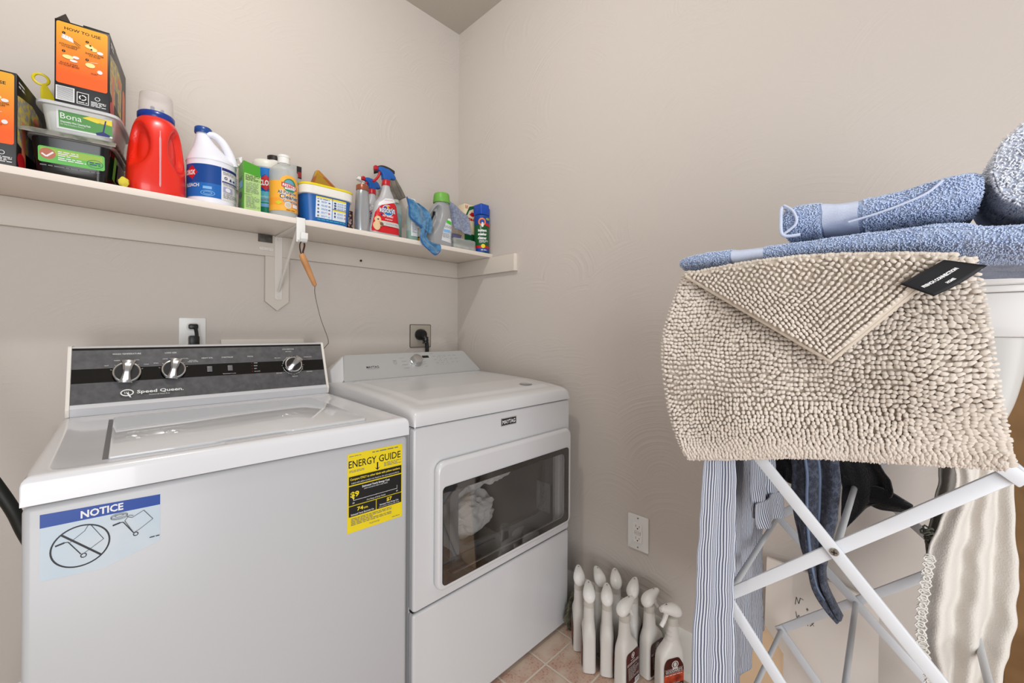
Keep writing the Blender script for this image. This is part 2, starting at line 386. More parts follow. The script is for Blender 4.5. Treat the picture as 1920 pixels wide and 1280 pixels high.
# bracket
t = thing('shelf_bracket', 'white metal shelf bracket with a diagonal brace on the pointed cleat', 'bracket')
BR = M('bracket_white', (214, 209, 202), .35)
bm = bmesh.new(); prism(bm, rrect(-.899, -.873, 1.252, 1.4965, .008), -.0225, -.0195, 'y')
b2 = bmesh.new(); tube(bm, [(-.886, -.0225, 1.485), (-.886, -.027, 1.485)], .0045, 12); tube(bm, [(-.886, -.0225, 1.265), (-.886, -.0245, 1.265)], .0035, 12)
obj('mounting_plate', bm, BR, t)
bm = bmesh.new(); box(bm, -.899, -.873, -.262, -.0225, 1.4935, 1.4970, .0006); obj('support_arm', bm, BR, t)
bm = bmesh.new(); tube(bm, [(-.886, -.024, 1.285), (-.886, -.03, 1.29), (-.886, -.235, 1.487), (-.886, -.245, 1.4925)], .0055, 8); obj('brace_rod', bm, BR, t)
bm = bmesh.new(); prism(bm, rrect(-.952, -.903, 1.4365, 1.4495, .006), -.0235, -.0195, 'y')
box(bm, -.936, -.919, -.0265, -.0235, 1.4385, 1.4475, .001)
for xx in (-.945, -.910): tube(bm, [(xx, -.0235, 1.443), (xx, -.0255, 1.443)], .003, 10)
tag(obj('cabinet_catch', bm, BR), 'small white catch plate screwed to the ledger left of the bracket', 'latch')
BX('felt_pad', -.955, -.907, -.0225, -.0195, 1.4675, 1.4965, M('dark_pad', (62, 58, 54), .6, mottle=((86, 82, 76), 50, .4, .6)), bev=.0008)
tag(bpy.data.objects['felt_pad'], 'dark square pad stuck on the ledger left of the bracket', 'pad')
# over-shelf hook
t = thing('shelf_hook', 'white plastic hook hung over the front edge of the shelf', 'hook')
bm = bmesh.new(); box(bm, -.905, -.877, -.2865, -.2815, 1.435, 1.5185, .0015); box(bm, -.905, -.877, -.2815, -.235, 1.5165, 1.5195, .001); obj('hook_plate', bm, WPL, t)
bm = bmesh.new()
pr_ = [(-.2865, 1.470), (-.312, 1.470), (-.320, 1.462), (-.321, 1.448), (-.314, 1.440), (-.314, 1.456), (-.306, 1.461), (-.2865, 1.461)]
pr_ = [(-.2865, 1.445), (-.2865, 1.437), (-.300, 1.431), (-.312, 1.433), (-.320, 1.442), (-.321, 1.462), (-.316, 1.462), (-.314, 1.446), (-.308, 1.440), (-.298, 1.439)]
prism(bm, pr_, -.902, -.880, 'x', bev=.0006); obj('hook_lip', bm, WPL, t)
# brush tool on the hook
t = thing('dryer_vent_brush', 'brush with light wooden handle hanging from the hook by a brown leather loop', 'brush')
LEA = M('brown_leather', (60, 30, 16), .55); HW = M('handle_wood', (196, 142, 92), .45, mottle=((176, 120, 72), 12, .35, .65))
a = Vector((-.893, -.303, 1.388)); b_ = Vector((-.846, -.290, 1.292))
bm = bmesh.new()
for sx, sy in ((-.012, -.004), (.010, .006)): tube(bm, spline([(-.890, -.304, 1.441), (-.891 + sx * .8, -.303 + sy, 1.425), a + Vector((sx * .5, sy, .012)), a + Vector((.004, 0, -.006))], 6), .0032, 8, flat=.5)
obj('leather_loop', bm, LEA, t)
bm = bmesh.new(); P_ = [a + (b_ - a) * s for s in (-.06, 0, .15, .5, .85, 1, 1.03)]; tube(bm, P_, [.006, .0095, .0105, .0095, .0082, .007, .003], 14); obj('handle', bm, HW, t)
bm = bmesh.new(); W_ = spline([b_, (-.838, -.27, 1.26), (-.812, -.25, 1.18), (-.775, -.225, 1.10), (-.770, -.19, 1.075), (-.79, -.14, 1.03), (-.795, -.10, .95), (-.795, -.10, .80)], 40)
hel = []
for i, p in enumerate(W_): hel.append(p + Vector((math.cos(i * 1.5), math.sin(i * 1.5), 0)) * .0011)
tube(bm, W_, .0010, 6); tube(bm, hel, .0008, 5); obj('twisted_wire', bm, M('wire_grey', (120, 116, 108), .4, metal=.6), t)

# ------------------------------------------------------------------ outlets
def outlet_face(bm, x0, x1, z0, z1): pass
# gfci on right wall (faces -x)
t = thing('wall_outlet', 'white double wall outlet with test buttons on the right wall', 'outlet')
y0, z0 = -1.0668, .4139
PRISM('cover_plate', rrect(y0 - .0397, y0 + .0397, z0 - .062, z0 + .062, .003), -.006, -.0005, 'x', WPL, t, bev=.001)
PRISM('receptacle', rrect(y0 - .017, y0 + .017, z0 - .034, z0 + .034, .003), -.0085, -.006, 'x', M('receptacle_white', (236, 234, 230), .3), t, bev=.0006)
gf = lambda x, y, d: (-.0085 - d if abs(y) < .04 else -.006 - d, y0 - x, z0 + y)
for sgn in (1, -1):
    A = Art(); zc = sgn * .0215
    A.rect(-.0145, zc - .0115, .0145, zc + .0115, M('receptacle_white', (236, 234, 230), .3)); A.rect(-.0075, zc - .001, -.0058, zc + .007, INK); A.rect(.0055, zc - .001, .0072, zc + .006, INK); A.ell(0, zc - .0055, .0025, .0025, INK)
    A.build('socket_slots', gf, t, lay=.0001)
    A = Art(); A.ell(0, sgn * .052, .0028, .0028, INKG); A.build('plate_screw', gf, t)
A = Art(); A.rect(-.0115, -.0062, .0115, .0062, INKG); A.rect(-.0105, .0005, .0105, .0055, WPL); A.rect(-.0105, -.0055, .0105, -.0005, WPL); A.build('test_buttons', gf, t, lay=.0001)
# washer outlet
t = thing('washer_outlet', 'white outlet plate behind the washer console with black plug', 'outlet')
PRISM('cover_plate', rrect(-1.184, -1.110, 1.050, 1.176, .003), -.006, -.0005, 'y', WPL, t, bev=.001)
for zc in (1.145, 1.082): LOFT('receptacle', [(0, .017, .014, 3), (.002, .016, .013, 3)], M('receptacle_white', (236, 234, 230), .3), t, N=24, mat=Matrix.Translation((-1.147, -.006, zc)) @ Matrix.Rotation(PI / 2, 4, 'X'))
t = thing('washer_power_cord', 'black plug and cord in the outlet above the washer console', 'cord')
bm = bmesh.new(); box(bm, -1.160, -1.134, -.032, -.0085, 1.137, 1.155, .005); obj('plug', bm, BLK, t)
TUBE('cord', [(-1.142, -.028, 1.142), (-1.140, -.036, 1.120), (-1.139, -.036, 1.09), (-1.139, -.03, .98)], .0055, BLK, t, sm=6)
t = thing('washer_plug_adapter', 'black blocky plug under the upper plug behind the washer', 'plug')
BX('housing', -1.160, -1.132, -.045, -.0085, 1.065, 1.115, BLK, t, .005)
# washing machine supply box
BX('laundry_supply_box', -1.067, -.787, -.010, -.0005, .94, 1.101, M('box_white', (208, 202, 194), .45), bev=.003)
tag(bpy.data.objects['laundry_supply_box'], 'flat white laundry supply box set in the wall behind the washer', 'panel')
# dryer outlet
t = thing('dryer_outlet', 'square grey outlet plate above the dryer console', 'outlet')
PRISM('cover_plate', rrect(-.293, -.178, 1.054, 1.163, .003), -.005, -.0005, 'y', M('plate_grey', (178, 170, 158), .35, metal=.3), t, bev=.001)
bm = bmesh.new(); frame_ring(bm, rrect(-.296, -.175, 1.051, 1.166, .004), rrect(-.2935, -.1775, 1.0535, 1.1635, .003), -.0045, -.0005, 'y'); obj('plate_edge', bm, M('edge_dark', (90, 84, 76), .5), t)
t = thing('dryer_power_cord', 'thick black dryer plug and cord hanging from the grey outlet', 'cord')
bm = bmesh.new(); loft(bm, interp([(0, .027, .027), (.012, .028, .028), (.03, .024, .026), (.045, .015, .02)], 4), 24, mat=Matrix.Translation((-.243, -.0055, 1.115)) @ Matrix.Rotation(PI / 2, 4, 'X'))
for k in range(5): tube(bm, [(-.243 + .02 * math.cos(a), -.028, 1.115 + .02 * math.sin(a)) for a in [PI * k / 3 + j * .25 for j in range(4)]], .006, 8)
obj('plug', bm, BLK, t)
bm = bmesh.new(); tube(bm, spline([(-.240, -.036, 1.115), (-.232, -.046, 1.09), (-.224, -.045, 1.05), (-.224, -.04, .95), (-.224, -.04, .60)], 6), [.013] * 8 + [.0095] * 17, 10)
for zz in (1.098, 1.088, 1.078): tube(bm, [(-.233, -.043, zz + .002), (-.232, -.044, zz - .003)], .0155, 12)
obj('cord', bm, BLK, t)
# black hose left of washer
TUBE('drain_hose', [(-1.80, -.22, 1.36), (-1.66, -.26, 1.045), (-1.532, -.30, .768), (-1.498, -.30, .668), (-1.472, -.30, .57), (-1.466, -.30, .40), (-1.468, -.30, .016)], .0125, RUB, None, 14, 8)
tag(bpy.data.objects['drain_hose'], 'dark slanting hose beside the left side of the washer', 'hose')
#PART2
# ------------------------------------------------------------------ washer
def bevmod(o, wd, seg=2, ang=40):
    m = o.modifiers.new('bevel', 'BEVEL'); m.width = wd; m.segments = seg; m.limit_method = 'ANGLE'; m.angle_limit = math.radians(ang); return o
W = thing('washing_machine', 'white top-load washing machine with dark grey control console, left of the dryer', 'washing machine', (-1.4583, -.8247, 0), -.033)
BX('cabinet', .001, .649, .004, .66, .030, .8655, ENAM_SHADED, W, .010, 3)
BX('dark_gap', .010, .640, .012, .65, .8656, .8685, GAP, W, 0)
for x in (.05, .60):
    for y in (.06, .60): LOFT('foot', [(.0005, .022, .022), (.022, .022, .022), (.0295, .012, .012)], RUB, W, 20, mat=Matrix.Translation((x, y, 0)))
# deck with shallow dish
bm = bmesh.new(); nx, ny = 66, 70; wx, dy = .650, .668
def dz(x, y):
    e = min(x, wx - x, y, dy - y + .05); r = .014
    z = .913
    if e < r: z -= r - math.sqrt(max(r * r - (r - e) ** 2, 0))
    def ss(a, b, v): v = max(0, min(1, (v - a) / (b - a))); return v * v * (3 - 2 * v)
    z -= .0045 * ss(.022, .045, x) * ss(.022, .045, wx - x) * ss(.016, .034, y) * ss(.025, .05, .555 - y)
    return z
xs = sorted(set([0, .0015, .004, .007, .010, .014] + [.014 + i * (.622 / 58) for i in range(59)] + [.650, .6485, .646, .643, .640, .636]))
ys = sorted(set([0, .0015, .004, .007, .010, .014] + [.014 + i * (.654 / 60) for i in range(61)]))
G = [[bm.verts.new((x, y, dz(x, y))) for y in ys] for x in xs]
for i in range(len(xs) - 1):
    for j in range(len(ys) - 1): bm.faces.new((G[i][j], G[i + 1][j], G[i + 1][j + 1], G[i][j + 1]))
edge = [G[i][0] for i in range(len(xs))] + [G[-1][j] for j in range(1, len(ys))] + [G[i][-1] for i in range(len(xs) - 2, -1, -1)] + [G[0][j] for j in range(len(ys) - 2, 0, -1)]
low = [bm.verts.new((v.co.x, v.co.y, .8686)) for v in edge]
for i in range(len(edge)): bm.faces.new((edge[i], low[i], low[(i + 1) % len(edge)], edge[(i + 1) % len(edge)]))
bm.faces.new(low); obj('top_deck', bm, ENAM, W, ang=50)
LIDM = M('lid_enamel', (216, 218, 222), .07, coat=.4)
lp = [(.094, .053), (.248, .053), (.262, .062), (.376, .062), (.390, .053), (.556, .053), (.566, .070), (.566, .484), (.556, .494), (.104, .494), (.094, .484)]
LD = PRISM('lid', lp, .9075, .9145, 'z', LIDM, W, bev=.003)
PRISM('lid_slot', [(.086, .062), (.0935, .062), (.0935, .490), (.086, .490)], .9065, .9093, 'z', M('slot_grey', (112, 112, 114), .5), W)
PRISM('finger_notch', rrect(.262, .376, .034, .0615, .010), .9065, .9092, 'z', M('notch_white', (206, 206, 210), .12), W, bev=.0006)
# console
sl = Vector((0, .3896, .921)); nn = Vector((0, -.921, .3896))
def wcon(x, y, d): return (x, .562 + .3896 * y - .921 * d, .943 + .921 * y + .3896 * d)
prof = [(.560, .9135), (.5555, .934), (.5615, .9435), (.6215, 1.0855), (.627, 1.0890), (.680, 1.0890), (.697, .9135)]
PRISM('console', prof, .014, .636, 'x', M('console_white', (205, 206, 210), .3), W)
for x0, x1 in ((.006, .0138), (.6362, .644)):
    p2 = [(y + (-.0035 if y < .64 else .002), z + (.0025 if z > 1 else 0)) for y, z in prof]; PRISM('end_cap', p2, x0, x1, 'x', M('cap_cream', (226, 222, 216), .35), W, bev=.0015)
A = Art()
A.rect(.0142, .0, .6358, .154, GRY); A.rect(.0142, .056, .6358, .095, GLB); A.rect(.0142, .1475, .6358, .1525, GLB)
A.line(.0142, .0955, .6358, .0955, .0006, INKG)
A.text('WASH TEMPERATURE', .119, .135, .0042, WHT, .058); A.text('LOAD SIZE', .213, .135, .0042, WHT, .026)
A.text('HEAVY SOIL', .299, .115, .004, WHT, .028); A.text('START/PAUSE', .350, .115, .004, WHT, .030); A.text('STATUS', .412, .115, .004, WHT, .016)
A.text('CYCLE SELECTION', .526, .137, .0038, WHT, .036); A.text('HEAVY DUTY', .526, .128, .003, WHT, .018)
for cx_, lab in ((.119, (('HOT', -.040, .024), ('WARM', -.020, .038), ('COOL', .020, .038), ('COLD', .040, .024))), (.218, (('SMALL', -.038, .026), ('LARGE', -.018, .038), ('AUTO FILL', .026, .037), ('AUTO FILL', .046, .030), ('MORE WATER', .046, .026)))):
    for s, dx, dyy in lab: A.text(s, cx_ + dx, .078 + dyy, .0028, WHT, None)
    for an in (20, 45, 90, 135, 160):
        a = math.radians(an); A.line(cx_ + .031 * math.cos(a), .078 + .031 * math.sin(a), cx_ + .035 * math.cos(a), .078 + .035 * math.sin(a), .0006, WHT)
A.ringe(.535, .077, .0315, .0315, .0008, WHT, a0=20, a1=80); A.ringe(.535, .077, .0315, .0315, .0008, WHT, a0=100, a1=170); A.ringe(.535, .077, .0315, .0315, .0008, WHT, a0=190, a1=260); A.ringe(.535, .077, .0315, .0315, .0008, WHT, a0=280, a1=350)
for an in range(0, 360, 30):
    a = math.radians(an); A.line(.535 + .0315 * math.cos(a), .077 + .0315 * math.sin(a), .535 + .035 * math.cos(a), .077 + .035 * math.sin(a), .0006, WHT)
for s, dx, dyy in (('SPIN ONLY', -.045, .028), ('NORMAL ECO', .050, .028), ('PERM PRESS', .050, -.026), ('DELICATE', .002, -.040), ('PREWASH', -.045, -.026)): A.text(s, .535 + dx, .077 + dyy, .0028, WHT)
for i, s in enumerate(('WASH', 'RINSE', 'SPIN', 'LID LOCK')):
    A.text(s, .4195, .0905 - i * .0095, .0027, WHT, al='l'); A.ell(.414, .0905 - i * .0095, .0009, .0009, RED)
A.text('PRESS AND HOLD TO CANCEL', .352, .0595, .0022, WHT, .034)
A.text('Speed Queen.', .189, .0225, .0088, WHT, .100, bold=.022); A.text('Commercial Heavy Duty', .186, .0125, .0034, WHT, .044)
A.ringe(.1195, .0215, .0135, .0095, .0026, WHT); A.poly([(.118, .021), (.1225, .021), (.128, .0075), (.1245, .0085)], WHT)
for i in range(3): A.line(.1145 + i * .0035, .0245, .1155 + i * .0035, .0185, .0012, WHT)
A.build('control_panel', wcon, W, lay=.00008, base=.0014, label='dark grey and black control panel with white lettering')
def knob(cx_, cy_, r, ang):
    Mx = Matrix(((1, 0, 0, cx_), (0, sl.y, nn.y, .562 + .3896 * cy_), (0, sl.z, nn.z, .943 + .921 * cy_), (0, 0, 0, 1)))
    k = LOFT('knob', [(.0085, r, r), (.012, r, r), (.015, r * .95, r * .95), (.0155, r * .86, r * .86), (.0142, r * .84, r * .84), (.0142, r * .1, r * .1)], CHR, W, 40, mat=Mx, ang=30)
    LOFT('knob_stem', [(.007, r * .55, r * .55), (.0086, r * .55, r * .55)], BLK, k, 24, mat=Mx)
    LOFT('knob_face', [(.0143, r * .83, r * .83), (.0152, r * .80, r * .80)], M('knob_dark', (40, 40, 42), .3), k, 32, mat=Mx)
    # hourglass grip
    b3 = bmesh.new(); n = 14; rows = []
    for i in range(n + 1):
        t_ = -1 + 2 * i / n; y = t_ * r * 1.02; wd = r * (.26 + .22 * t_ * t_ + .06 * (t_ > 0)); h = .019 + .008 * (1 - t_ * t_) + .004 * t_
        R2 = Matrix.Rotation(ang, 4, 'Z')
        rows.append([b3.verts.new(Mx @ (R2 @ Vector(p))) for p in ((-wd, y, .0153), (-wd * .9, y, h), (-wd * .5, y, h + .003), (wd * .5, y, h + .003), (wd * .9, y, h), (wd, y, .0153))])
    for p, q in zip(rows, rows[1:]):
        for j in range(6): b3.faces.new((p[j], p[(j + 1) % 6], q[(j + 1) % 6], q[j]))
    b3.faces.new(rows[0][::-1]); b3.faces.new(rows[-1]); obj('knob_grip', b3, M('knob_silver', (178, 178, 180), .22, metal=.85), k, ang=30)
knob(.119, .078, .0300, -.12); knob(.218, .080, .0285, -.2); knob(.535, .077, .0275, -.75)
for bx_ in (.303, .355):
    Mx = Matrix(((1, 0, 0, bx_), (0, sl.y, nn.y, .562 + .3896 * .078), (0, sl.z, nn.z, .943 + .921 * .078), (0, 0, 0, 1)))
    bm = bmesh.new(); box(bm, -.0065, .0065, -.009, .009, .003, .0055, .001, mat=Mx); obj('push_button', bm, M('button_grey', (105, 105, 108), .4), W)
# stickers on the washer (stay stuck: parts of it)
A = Art(); FB = M('sticker_ink', (28, 32, 40), .4)
FILM = M('sticker_film', (184, 200, 212), .3, mottle=((198, 206, 213), 9, .35, .65))
A.poly([(.020, .748), (.090, .742), (.161, .764), (.161, .846), (.020, .851)], FILM)
A.poly([(.020, .830), (.161, .8275), (.161, .8455), (.020, .851)], PBLU)
A.text('NOTICE', .0885, .8385, .0115, PAPER, .050, bold=.03)
A.ringe(.064, .7885, .034, .0335, .0022, FB, n=48); A.line(.042, .813, .087, .766, .0028, FB)
def cart(ox, oy, k, flip):
    g = lambda x, y: (ox + x * k, oy + y * k)
    A.line(*g(-.020, .012), *g(-.010, .0145), .0026 * k, FB); A.pl([g(-.010, .0145), g(-.006, .014), g(.008, -.010)], .0013 * k, FB)
    A.ringe(*g(.011, -.013), .0038 * k, .0038 * k, .0013 * k, FB, n=20)
    if flip: A.pl([g(-.004, .013), g(.012, .026), g(.016, .034), g(.019, .034), g(.034, .006), g(.014, -.008), g(.008, -.012)], .0007 * k, FB)
    else: A.pl([g(-.004, .016), g(.000, .022), g(.006, .019), g(.022, .028), g(.035, .008), g(.016, -.006), g(.008, -.010), g(-.004, .016)], .0007 * k, FB)
cart(.056, .785, 1.0, True); cart(.119, .798, .92, False)
A.ringe(.1085, .8235, .0105, .0042, .0006, FB, n=30); A.ringe(.1085, .8215, .0105, .0042, .0006, FB, n=30); A.ringe(.1085, .8235, .0055, .002, .0005, FB, n=24)
A.pl([(.118, .819), (.122, .8205), (.126, .8185)], .0007, FB)
A.para(.147, .7725, .160, .7750, 1, FB, .6, 3)
A.build('notice_sticker', lambda x, y, d: (x, .004 - d, y), W, lay=.00006, label='peeling pale blue NOTICE sticker with hand cart pictures')
A = Art(); ox, oz = .493, .662
A.rect(ox, oz, ox + .140, oz + .186, PYEL)
A.text('ENERGY', ox + .0365, oz + .161, .017, INK, .068, bold=.012); A.text('GUIDE', ox + .106, oz + .161, .017, INK, .058, bold=.012)
A.line(ox + .0735, oz + .153, ox + .0735, oz + .136, .0035, INK); A.poly([(ox + .0665, oz + .141), (ox + .0735, oz + .1335), (ox + .0805, oz + .141), (ox + .0735, oz + .1375)], INK)
A.para(ox + .004, oz + .178, ox + .032, oz + .181, 1, INKG, .5, 1); A.para(ox + .060, oz + .177, ox + .137, oz + .182, 1, INKG, .5, 2)
A.para(ox + .004, oz + .141, ox + .040, oz + .147, 2, INKG, .45, 3); A.para(ox + .090, oz + .138, ox + .136, oz + .149, 3, INKG, .4, 4)
A.rect(ox + .003, oz + .112, ox + .137, oz + .132, INK)
A.text('Compare ONLY to other labels with yellow numbers.', ox + .070, oz + .1255, .0052, PYEL, .128, bold=.02); A.text('Labels with yellow numbers are based on the same test procedures.', ox + .070, oz + .1165, .0036, PAPER, .122)
A.rect(ox + .003, oz + .064, ox + .137, oz + .109, INK)
A.text('Estimated Yearly Energy Cost', ox + .070, oz + .1035, .0048, PAPER, .070, bold=.02); A.text('(when used with an electric water heater)', ox + .070, oz + .0975, .0034, PAPER, .060)
A.text('$9', ox + .017, oz + .090, .0125, PYEL, .021, bold=.03); A.poly([(ox + .011, oz + .082), (ox + .017, oz + .082), (ox + .014, oz + .0765)], PYEL)
A.line(ox + .014, oz + .0755, ox + .125, oz + .0755, .0008, PAPER)
for k in (.014, .042, .070, .098, .125): A.line(ox + k, oz + .0745, ox + k, oz + (.0765 if k not in (.014, .125) else .084), .0007, PAPER)
A.text('$9', ox + .014, oz + .0695, .0035, PAPER); A.text('$9', ox + .125, oz + .0695, .0035, PAPER); A.text('Cost Range of Similar Models', ox + .070, oz + .0688, .0036, PAPER, .048)
A.rect(ox + .003, oz + .038, ox + .069, oz + .062, INK); A.rect(ox + .071, oz + .038, ox + .137, oz + .062, INK)
A.text('74', ox + .030, oz + .0535, .0085, PYEL, .015, bold=.03); A.text('kWh', ox + .044, oz + .0515, .0045, PYEL, .010, bold=.02); A.text('Estimated Yearly Electricity Use', ox + .036, oz + .0425, .0042, PAPER, .056, bold=.01)
A.text('$7', ox + .104, oz + .0555, .0085, PYEL, .014, bold=.03); A.text('Estimated Yearly Energy Cost', ox + .104, oz + .0470, .0038, PAPER, .050, bold=.01); A.text('(when used with a natural gas water heater)', ox + .104, oz + .0418, .0028, PAPER, .054)
A.para(ox + .008, oz + .016, ox + .110, oz + .034, 5, INKG, .35, 8); A.text('ftc.gov/energy', ox + .066, oz + .010, .0040, INKG, .026); A.para(ox + .112, oz + .005, ox + .136, oz + .008, 1, INKG, .4, 6)
A.build('energy_label', lambda x, y, d: (x, .004 - d, y), W, lay=.00003, label='bright yellow and black energy label')
#PART3
# ------------------------------------------------------------------ dryer
D = thing('clothes_dryer', 'white front-load dryer with silver control console in the corner', 'dryer', (-.776, -.817, 0), 0)
# cabinet with an open drum bay
bm = bmesh.new()
def rectpts(x0, x1, z0, z1): return [(x0, z0), (x1, z0), (x1, z1), (x0, z1)]
bm = bmesh.new()
O = rectpts(.002, .689, .020, .872); I = rectpts(.10, .64, .405, .735)
fo = [bm.verts.new((x, .026, z)) for x, z in O]; fi = [bm.verts.new((x, .026, z)) for x, z in I]; bo = [bm.verts.new((x, .705, z)) for x, z in O]; bi = [bm.verts.new((x, .44, z)) for x, z in I]
for i in range(4):
    j = (i + 1) % 4
    bm.faces.new((fo[i], fo[j], fi[j], fi[i])); bm.faces.new((fo[i], bo[i], bo[j], fo[j])); bm.faces.new((fi[i], fi[j], bi[j], bi[i]))
bm.faces.new(bo); bm.faces.new(bi[::-1]); obj('cabinet', bm, DENAM, D)
bm = bmesh.new(); frame_ring(bm, rrect(0, .691, .3735, .8725, .008), rrect(.11, .63, .415, .725, .02), 0, .0255, 'y'); bevmod(obj('upper_front_panel', bm, DENAM, D), .006, 3, 60)
bm = bmesh.new(); prism(bm, rrect(0, .691, .0125, .3670, .008), 0, .0255, 'y'); bevmod(obj('lower_front_panel', bm, DENAM, D), .006, 3, 60)
BX('panel_gap', .004, .687, .010, .030, .3672, .3733, GAP, D, 0)
BX('top_gap', .006, .685, .008, .690, .8726, .8765, GAP, D, 0)
for x in (.05, .64):
    for y in (.06, .62): LOFT('foot', [(.0005, .02, .02), (.0115, .02, .02), (.0195, .012, .012)], RUB, D, 16, mat=Matrix.Translation((x, y, 0)))
# top
bm = bmesh.new()
def dtop(x, y):
    pz = np.interp(y, [-.004, -.002, .004, .012, .03, .07, .2, .4, .53, .705], [.885, .903, .9125, .9175, .9225, .928, .9385, .9455, .9475, .9475])
    e = min(x + .001, .692 - x); r = .022
    if e < r: pz -= (r - math.sqrt(max(r * r - (r - e) ** 2, 0))) * .9
    def ss(a, b, v): v = max(0, min(1, (v - a) / (b - a))); return v * v * (3 - 2 * v)
    q = ss(.050, .062, x) * ss(.050, .062, .691 - x) * ss(.052, .066, y) * ss(.0, .02, .505 - y)
    return pz + .0042 * q
xs = [-.001, .001, .004, .008, .013, .021] + [.03 + i * (.631 / 80) for i in range(81)] + [.670, .678, .683, .687, .690, .692]
ys = [-.0045, -.003, 0, .004, .009, .015, .022] + [.03 + i * (.675 / 70) for i in range(71)]
G = [[bm.verts.new((x, y, dtop(x, y))) for y in ys] for x in xs]
for i in range(len(xs) - 1):
    for j in range(len(ys) - 1): bm.faces.new((G[i][j], G[i + 1][j], G[i + 1][j + 1], G[i][j + 1]))
edge = [G[i][0] for i in range(len(xs))] + [G[-1][j] for j in range(1, len(ys))] + [G[i][-1] for i in range(len(xs) - 2, -1, -1)] + [G[0][j] for j in range(len(ys) - 2, 0, -1)]
low = [bm.verts.new((v.co.x, v.co.y, .8766)) for v in edge]
for i in range(len(edge)): bm.faces.new((edge[i], low[i], low[(i + 1) % len(edge)], edge[(i + 1) % len(edge)]))
bm.faces.new(low); obj('top_panel', bm, DENAM, D, ang=60)
BX('lint_slot', .070, .128, .500, .506, .9465, .9482, GAP, D, .001)
A = Art(); A.ell(0, 0, .026, .022, INKG); A.ell(0, 0, .0225, .0185, M('badge_grey', (150, 150, 152), .4)); A.text('10', 0, .007, .006, PAPER, bold=.03); A.para(-.014, -.010, .014, -.001, 3, PAPER, .5, 4)
A.build('round_badge', lambda x, y, d: (.548 + x, .098 + y, dtop(.548 + x, .098 + y) + d + .0006), D, lay=.0002, maxlen=.01, label='small round grey badge')
# console
bm = bmesh.new()
q = [(.032, .526, .9480), (.689, .526, .9480), (.689, .690, .9480), (.060, .690, .9480), (.064, .606, 1.036), (.645, .606, 1.036), (.645, .640, 1.034), (.068, .640, 1.034)]
v = [bm.verts.new(p) for p in q]
for f in ((0, 1, 2, 3), (4, 5, 6, 7), (0, 1, 5, 4), (1, 2, 6, 5), (2, 3, 7, 6), (3, 0, 4, 7)): bm.faces.new([v[i] for i in f])
bmesh.ops.recalc_face_normals(bm, faces=bm.faces[:]); bmesh.ops.bevel(bm, geom=bm.edges[:], offset=.008, segments=3, affect='EDGES', profile=.5)
obj('console_housing', bm, DENAM, D)
def dcon(x, s, d): return (x, .517 + .6746 * s - .738 * d, .9465 + .738 * s + .6746 * d)
def rpoly(pts, r, n=5):
    out = []
    for i, p in enumerate(pts):
        a, b = Vector(pts[i - 1]), Vector(pts[(i + 1) % len(pts)]); p = Vector(p)
        s, e = p + (a - p).normalized() * r, p + (b - p).normalized() * r
        for j in range(n + 1):
            t_ = j / n; q_ = s * (1 - t_) ** 2 + p * 2 * t_ * (1 - t_) + e * t_ * t_; out.append((q_.x, q_.y))
    return out
PP = rpoly([(.030, .003), (.688, .003), (.643, .128), (.064, .128)], .012)
bm = bmesh.new(); a_ = [bm.verts.new(dcon(x, s, 0)) for x, s in PP]; b_v = [bm.verts.new(dcon(x, s, -.012)) for x, s in PP]
bm.faces.new(a_); bm.faces.new(b_v[::-1])
for i in range(len(a_)): bm.faces.new((a_[i], b_v[i], b_v[(i + 1) % len(a_)], a_[(i + 1) % len(a_)]))
bevmod(obj('console_face', bm, SILV, D), .002, 2)
bm = bmesh.new()   # white left end cap bulging beside the face
v = [bm.verts.new(p) for p in [(.0035, .560, .931), (.0300, .5165, .949), (.060, .68, .949), (.004, .68, .931), (.012, .600, .985), (.0635, .6035, 1.037), (.070, .640, 1.034), (.020, .66, .985)]]
for f in ((0, 1, 2, 3), (4, 5, 6, 7), (0, 1, 5, 4), (1, 2, 6, 5), (2, 3, 7, 6), (3, 0, 4, 7)): bm.faces.new([v[i] for i in f])
bmesh.ops.recalc_face_normals(bm, faces=bm.faces[:]); bmesh.ops.bevel(bm, geom=bm.edges[:], offset=.005, segments=3, affect='EDGES', profile=.5)
obj('console_end_cap', bm, DENAM, D)
A = Art(); A.text('MAYTAG', .160, .062, .0105, INK, .052, bold=.015); A.line(.136, .0525, .184, .0525, .0012, INKG); A.build('brand_lettering', dcon, D, lay=.00008, base=.0003)
A = Art(); A.rect(.403, .094, .436, .107, GLB); A.build('display', dcon, D, base=.0003)
A = Art()
for i in range(4): A.para(.290 + (i % 2) * .004, .098 - i * .018, .318, .1005 - i * .018, 1, INKG, .45, i)
for i in range(4): A.para(.394, .085 - i * .013, .412, .0875 - i * .013, 1, INKG, .45, 20 + i)
A.ringe(.262, .075, .007, .007, .0008, INKG); A.para(.255, .085, .272, .088, 1, INKG, .5, 9)
for i in range(3):
    for j in range(5): A.para(.455 + j * .028, .098 - i * .020, .470 + j * .028, .1005 - i * .020, 1, INKG, .5, 40 + i * 5 + j)
for i in range(3):
    for j in range(4): A.ell(.475 + j * .014, .090 - i * .020, .0008, .0016, INK, 8)
A.para(.440, .112, .462, .1145, 1, INKG, .5, 90)
A.build('console_lettering', dcon, D, lay=.00008, base=.0003)
Mx = Matrix(((1, 0, 0, .362), (0, .6746, -.738, .517 + .6746 * .078), (0, .738, .6746, .9465 + .738 * .078), (0, 0, 0, 1)))
LOFT('cycle_knob', [(.0003, .027, .027), (.004, .027, .027), (.006, .0235, .0235), (.020, .0225, .0225), (.0235, .0205, .0205), (.0240, .019, .019), (.0232, .001, .001)], M('brushed_metal', (190, 190, 190), .3, metal=.9), D, 48, mat=Mx, ang=30)
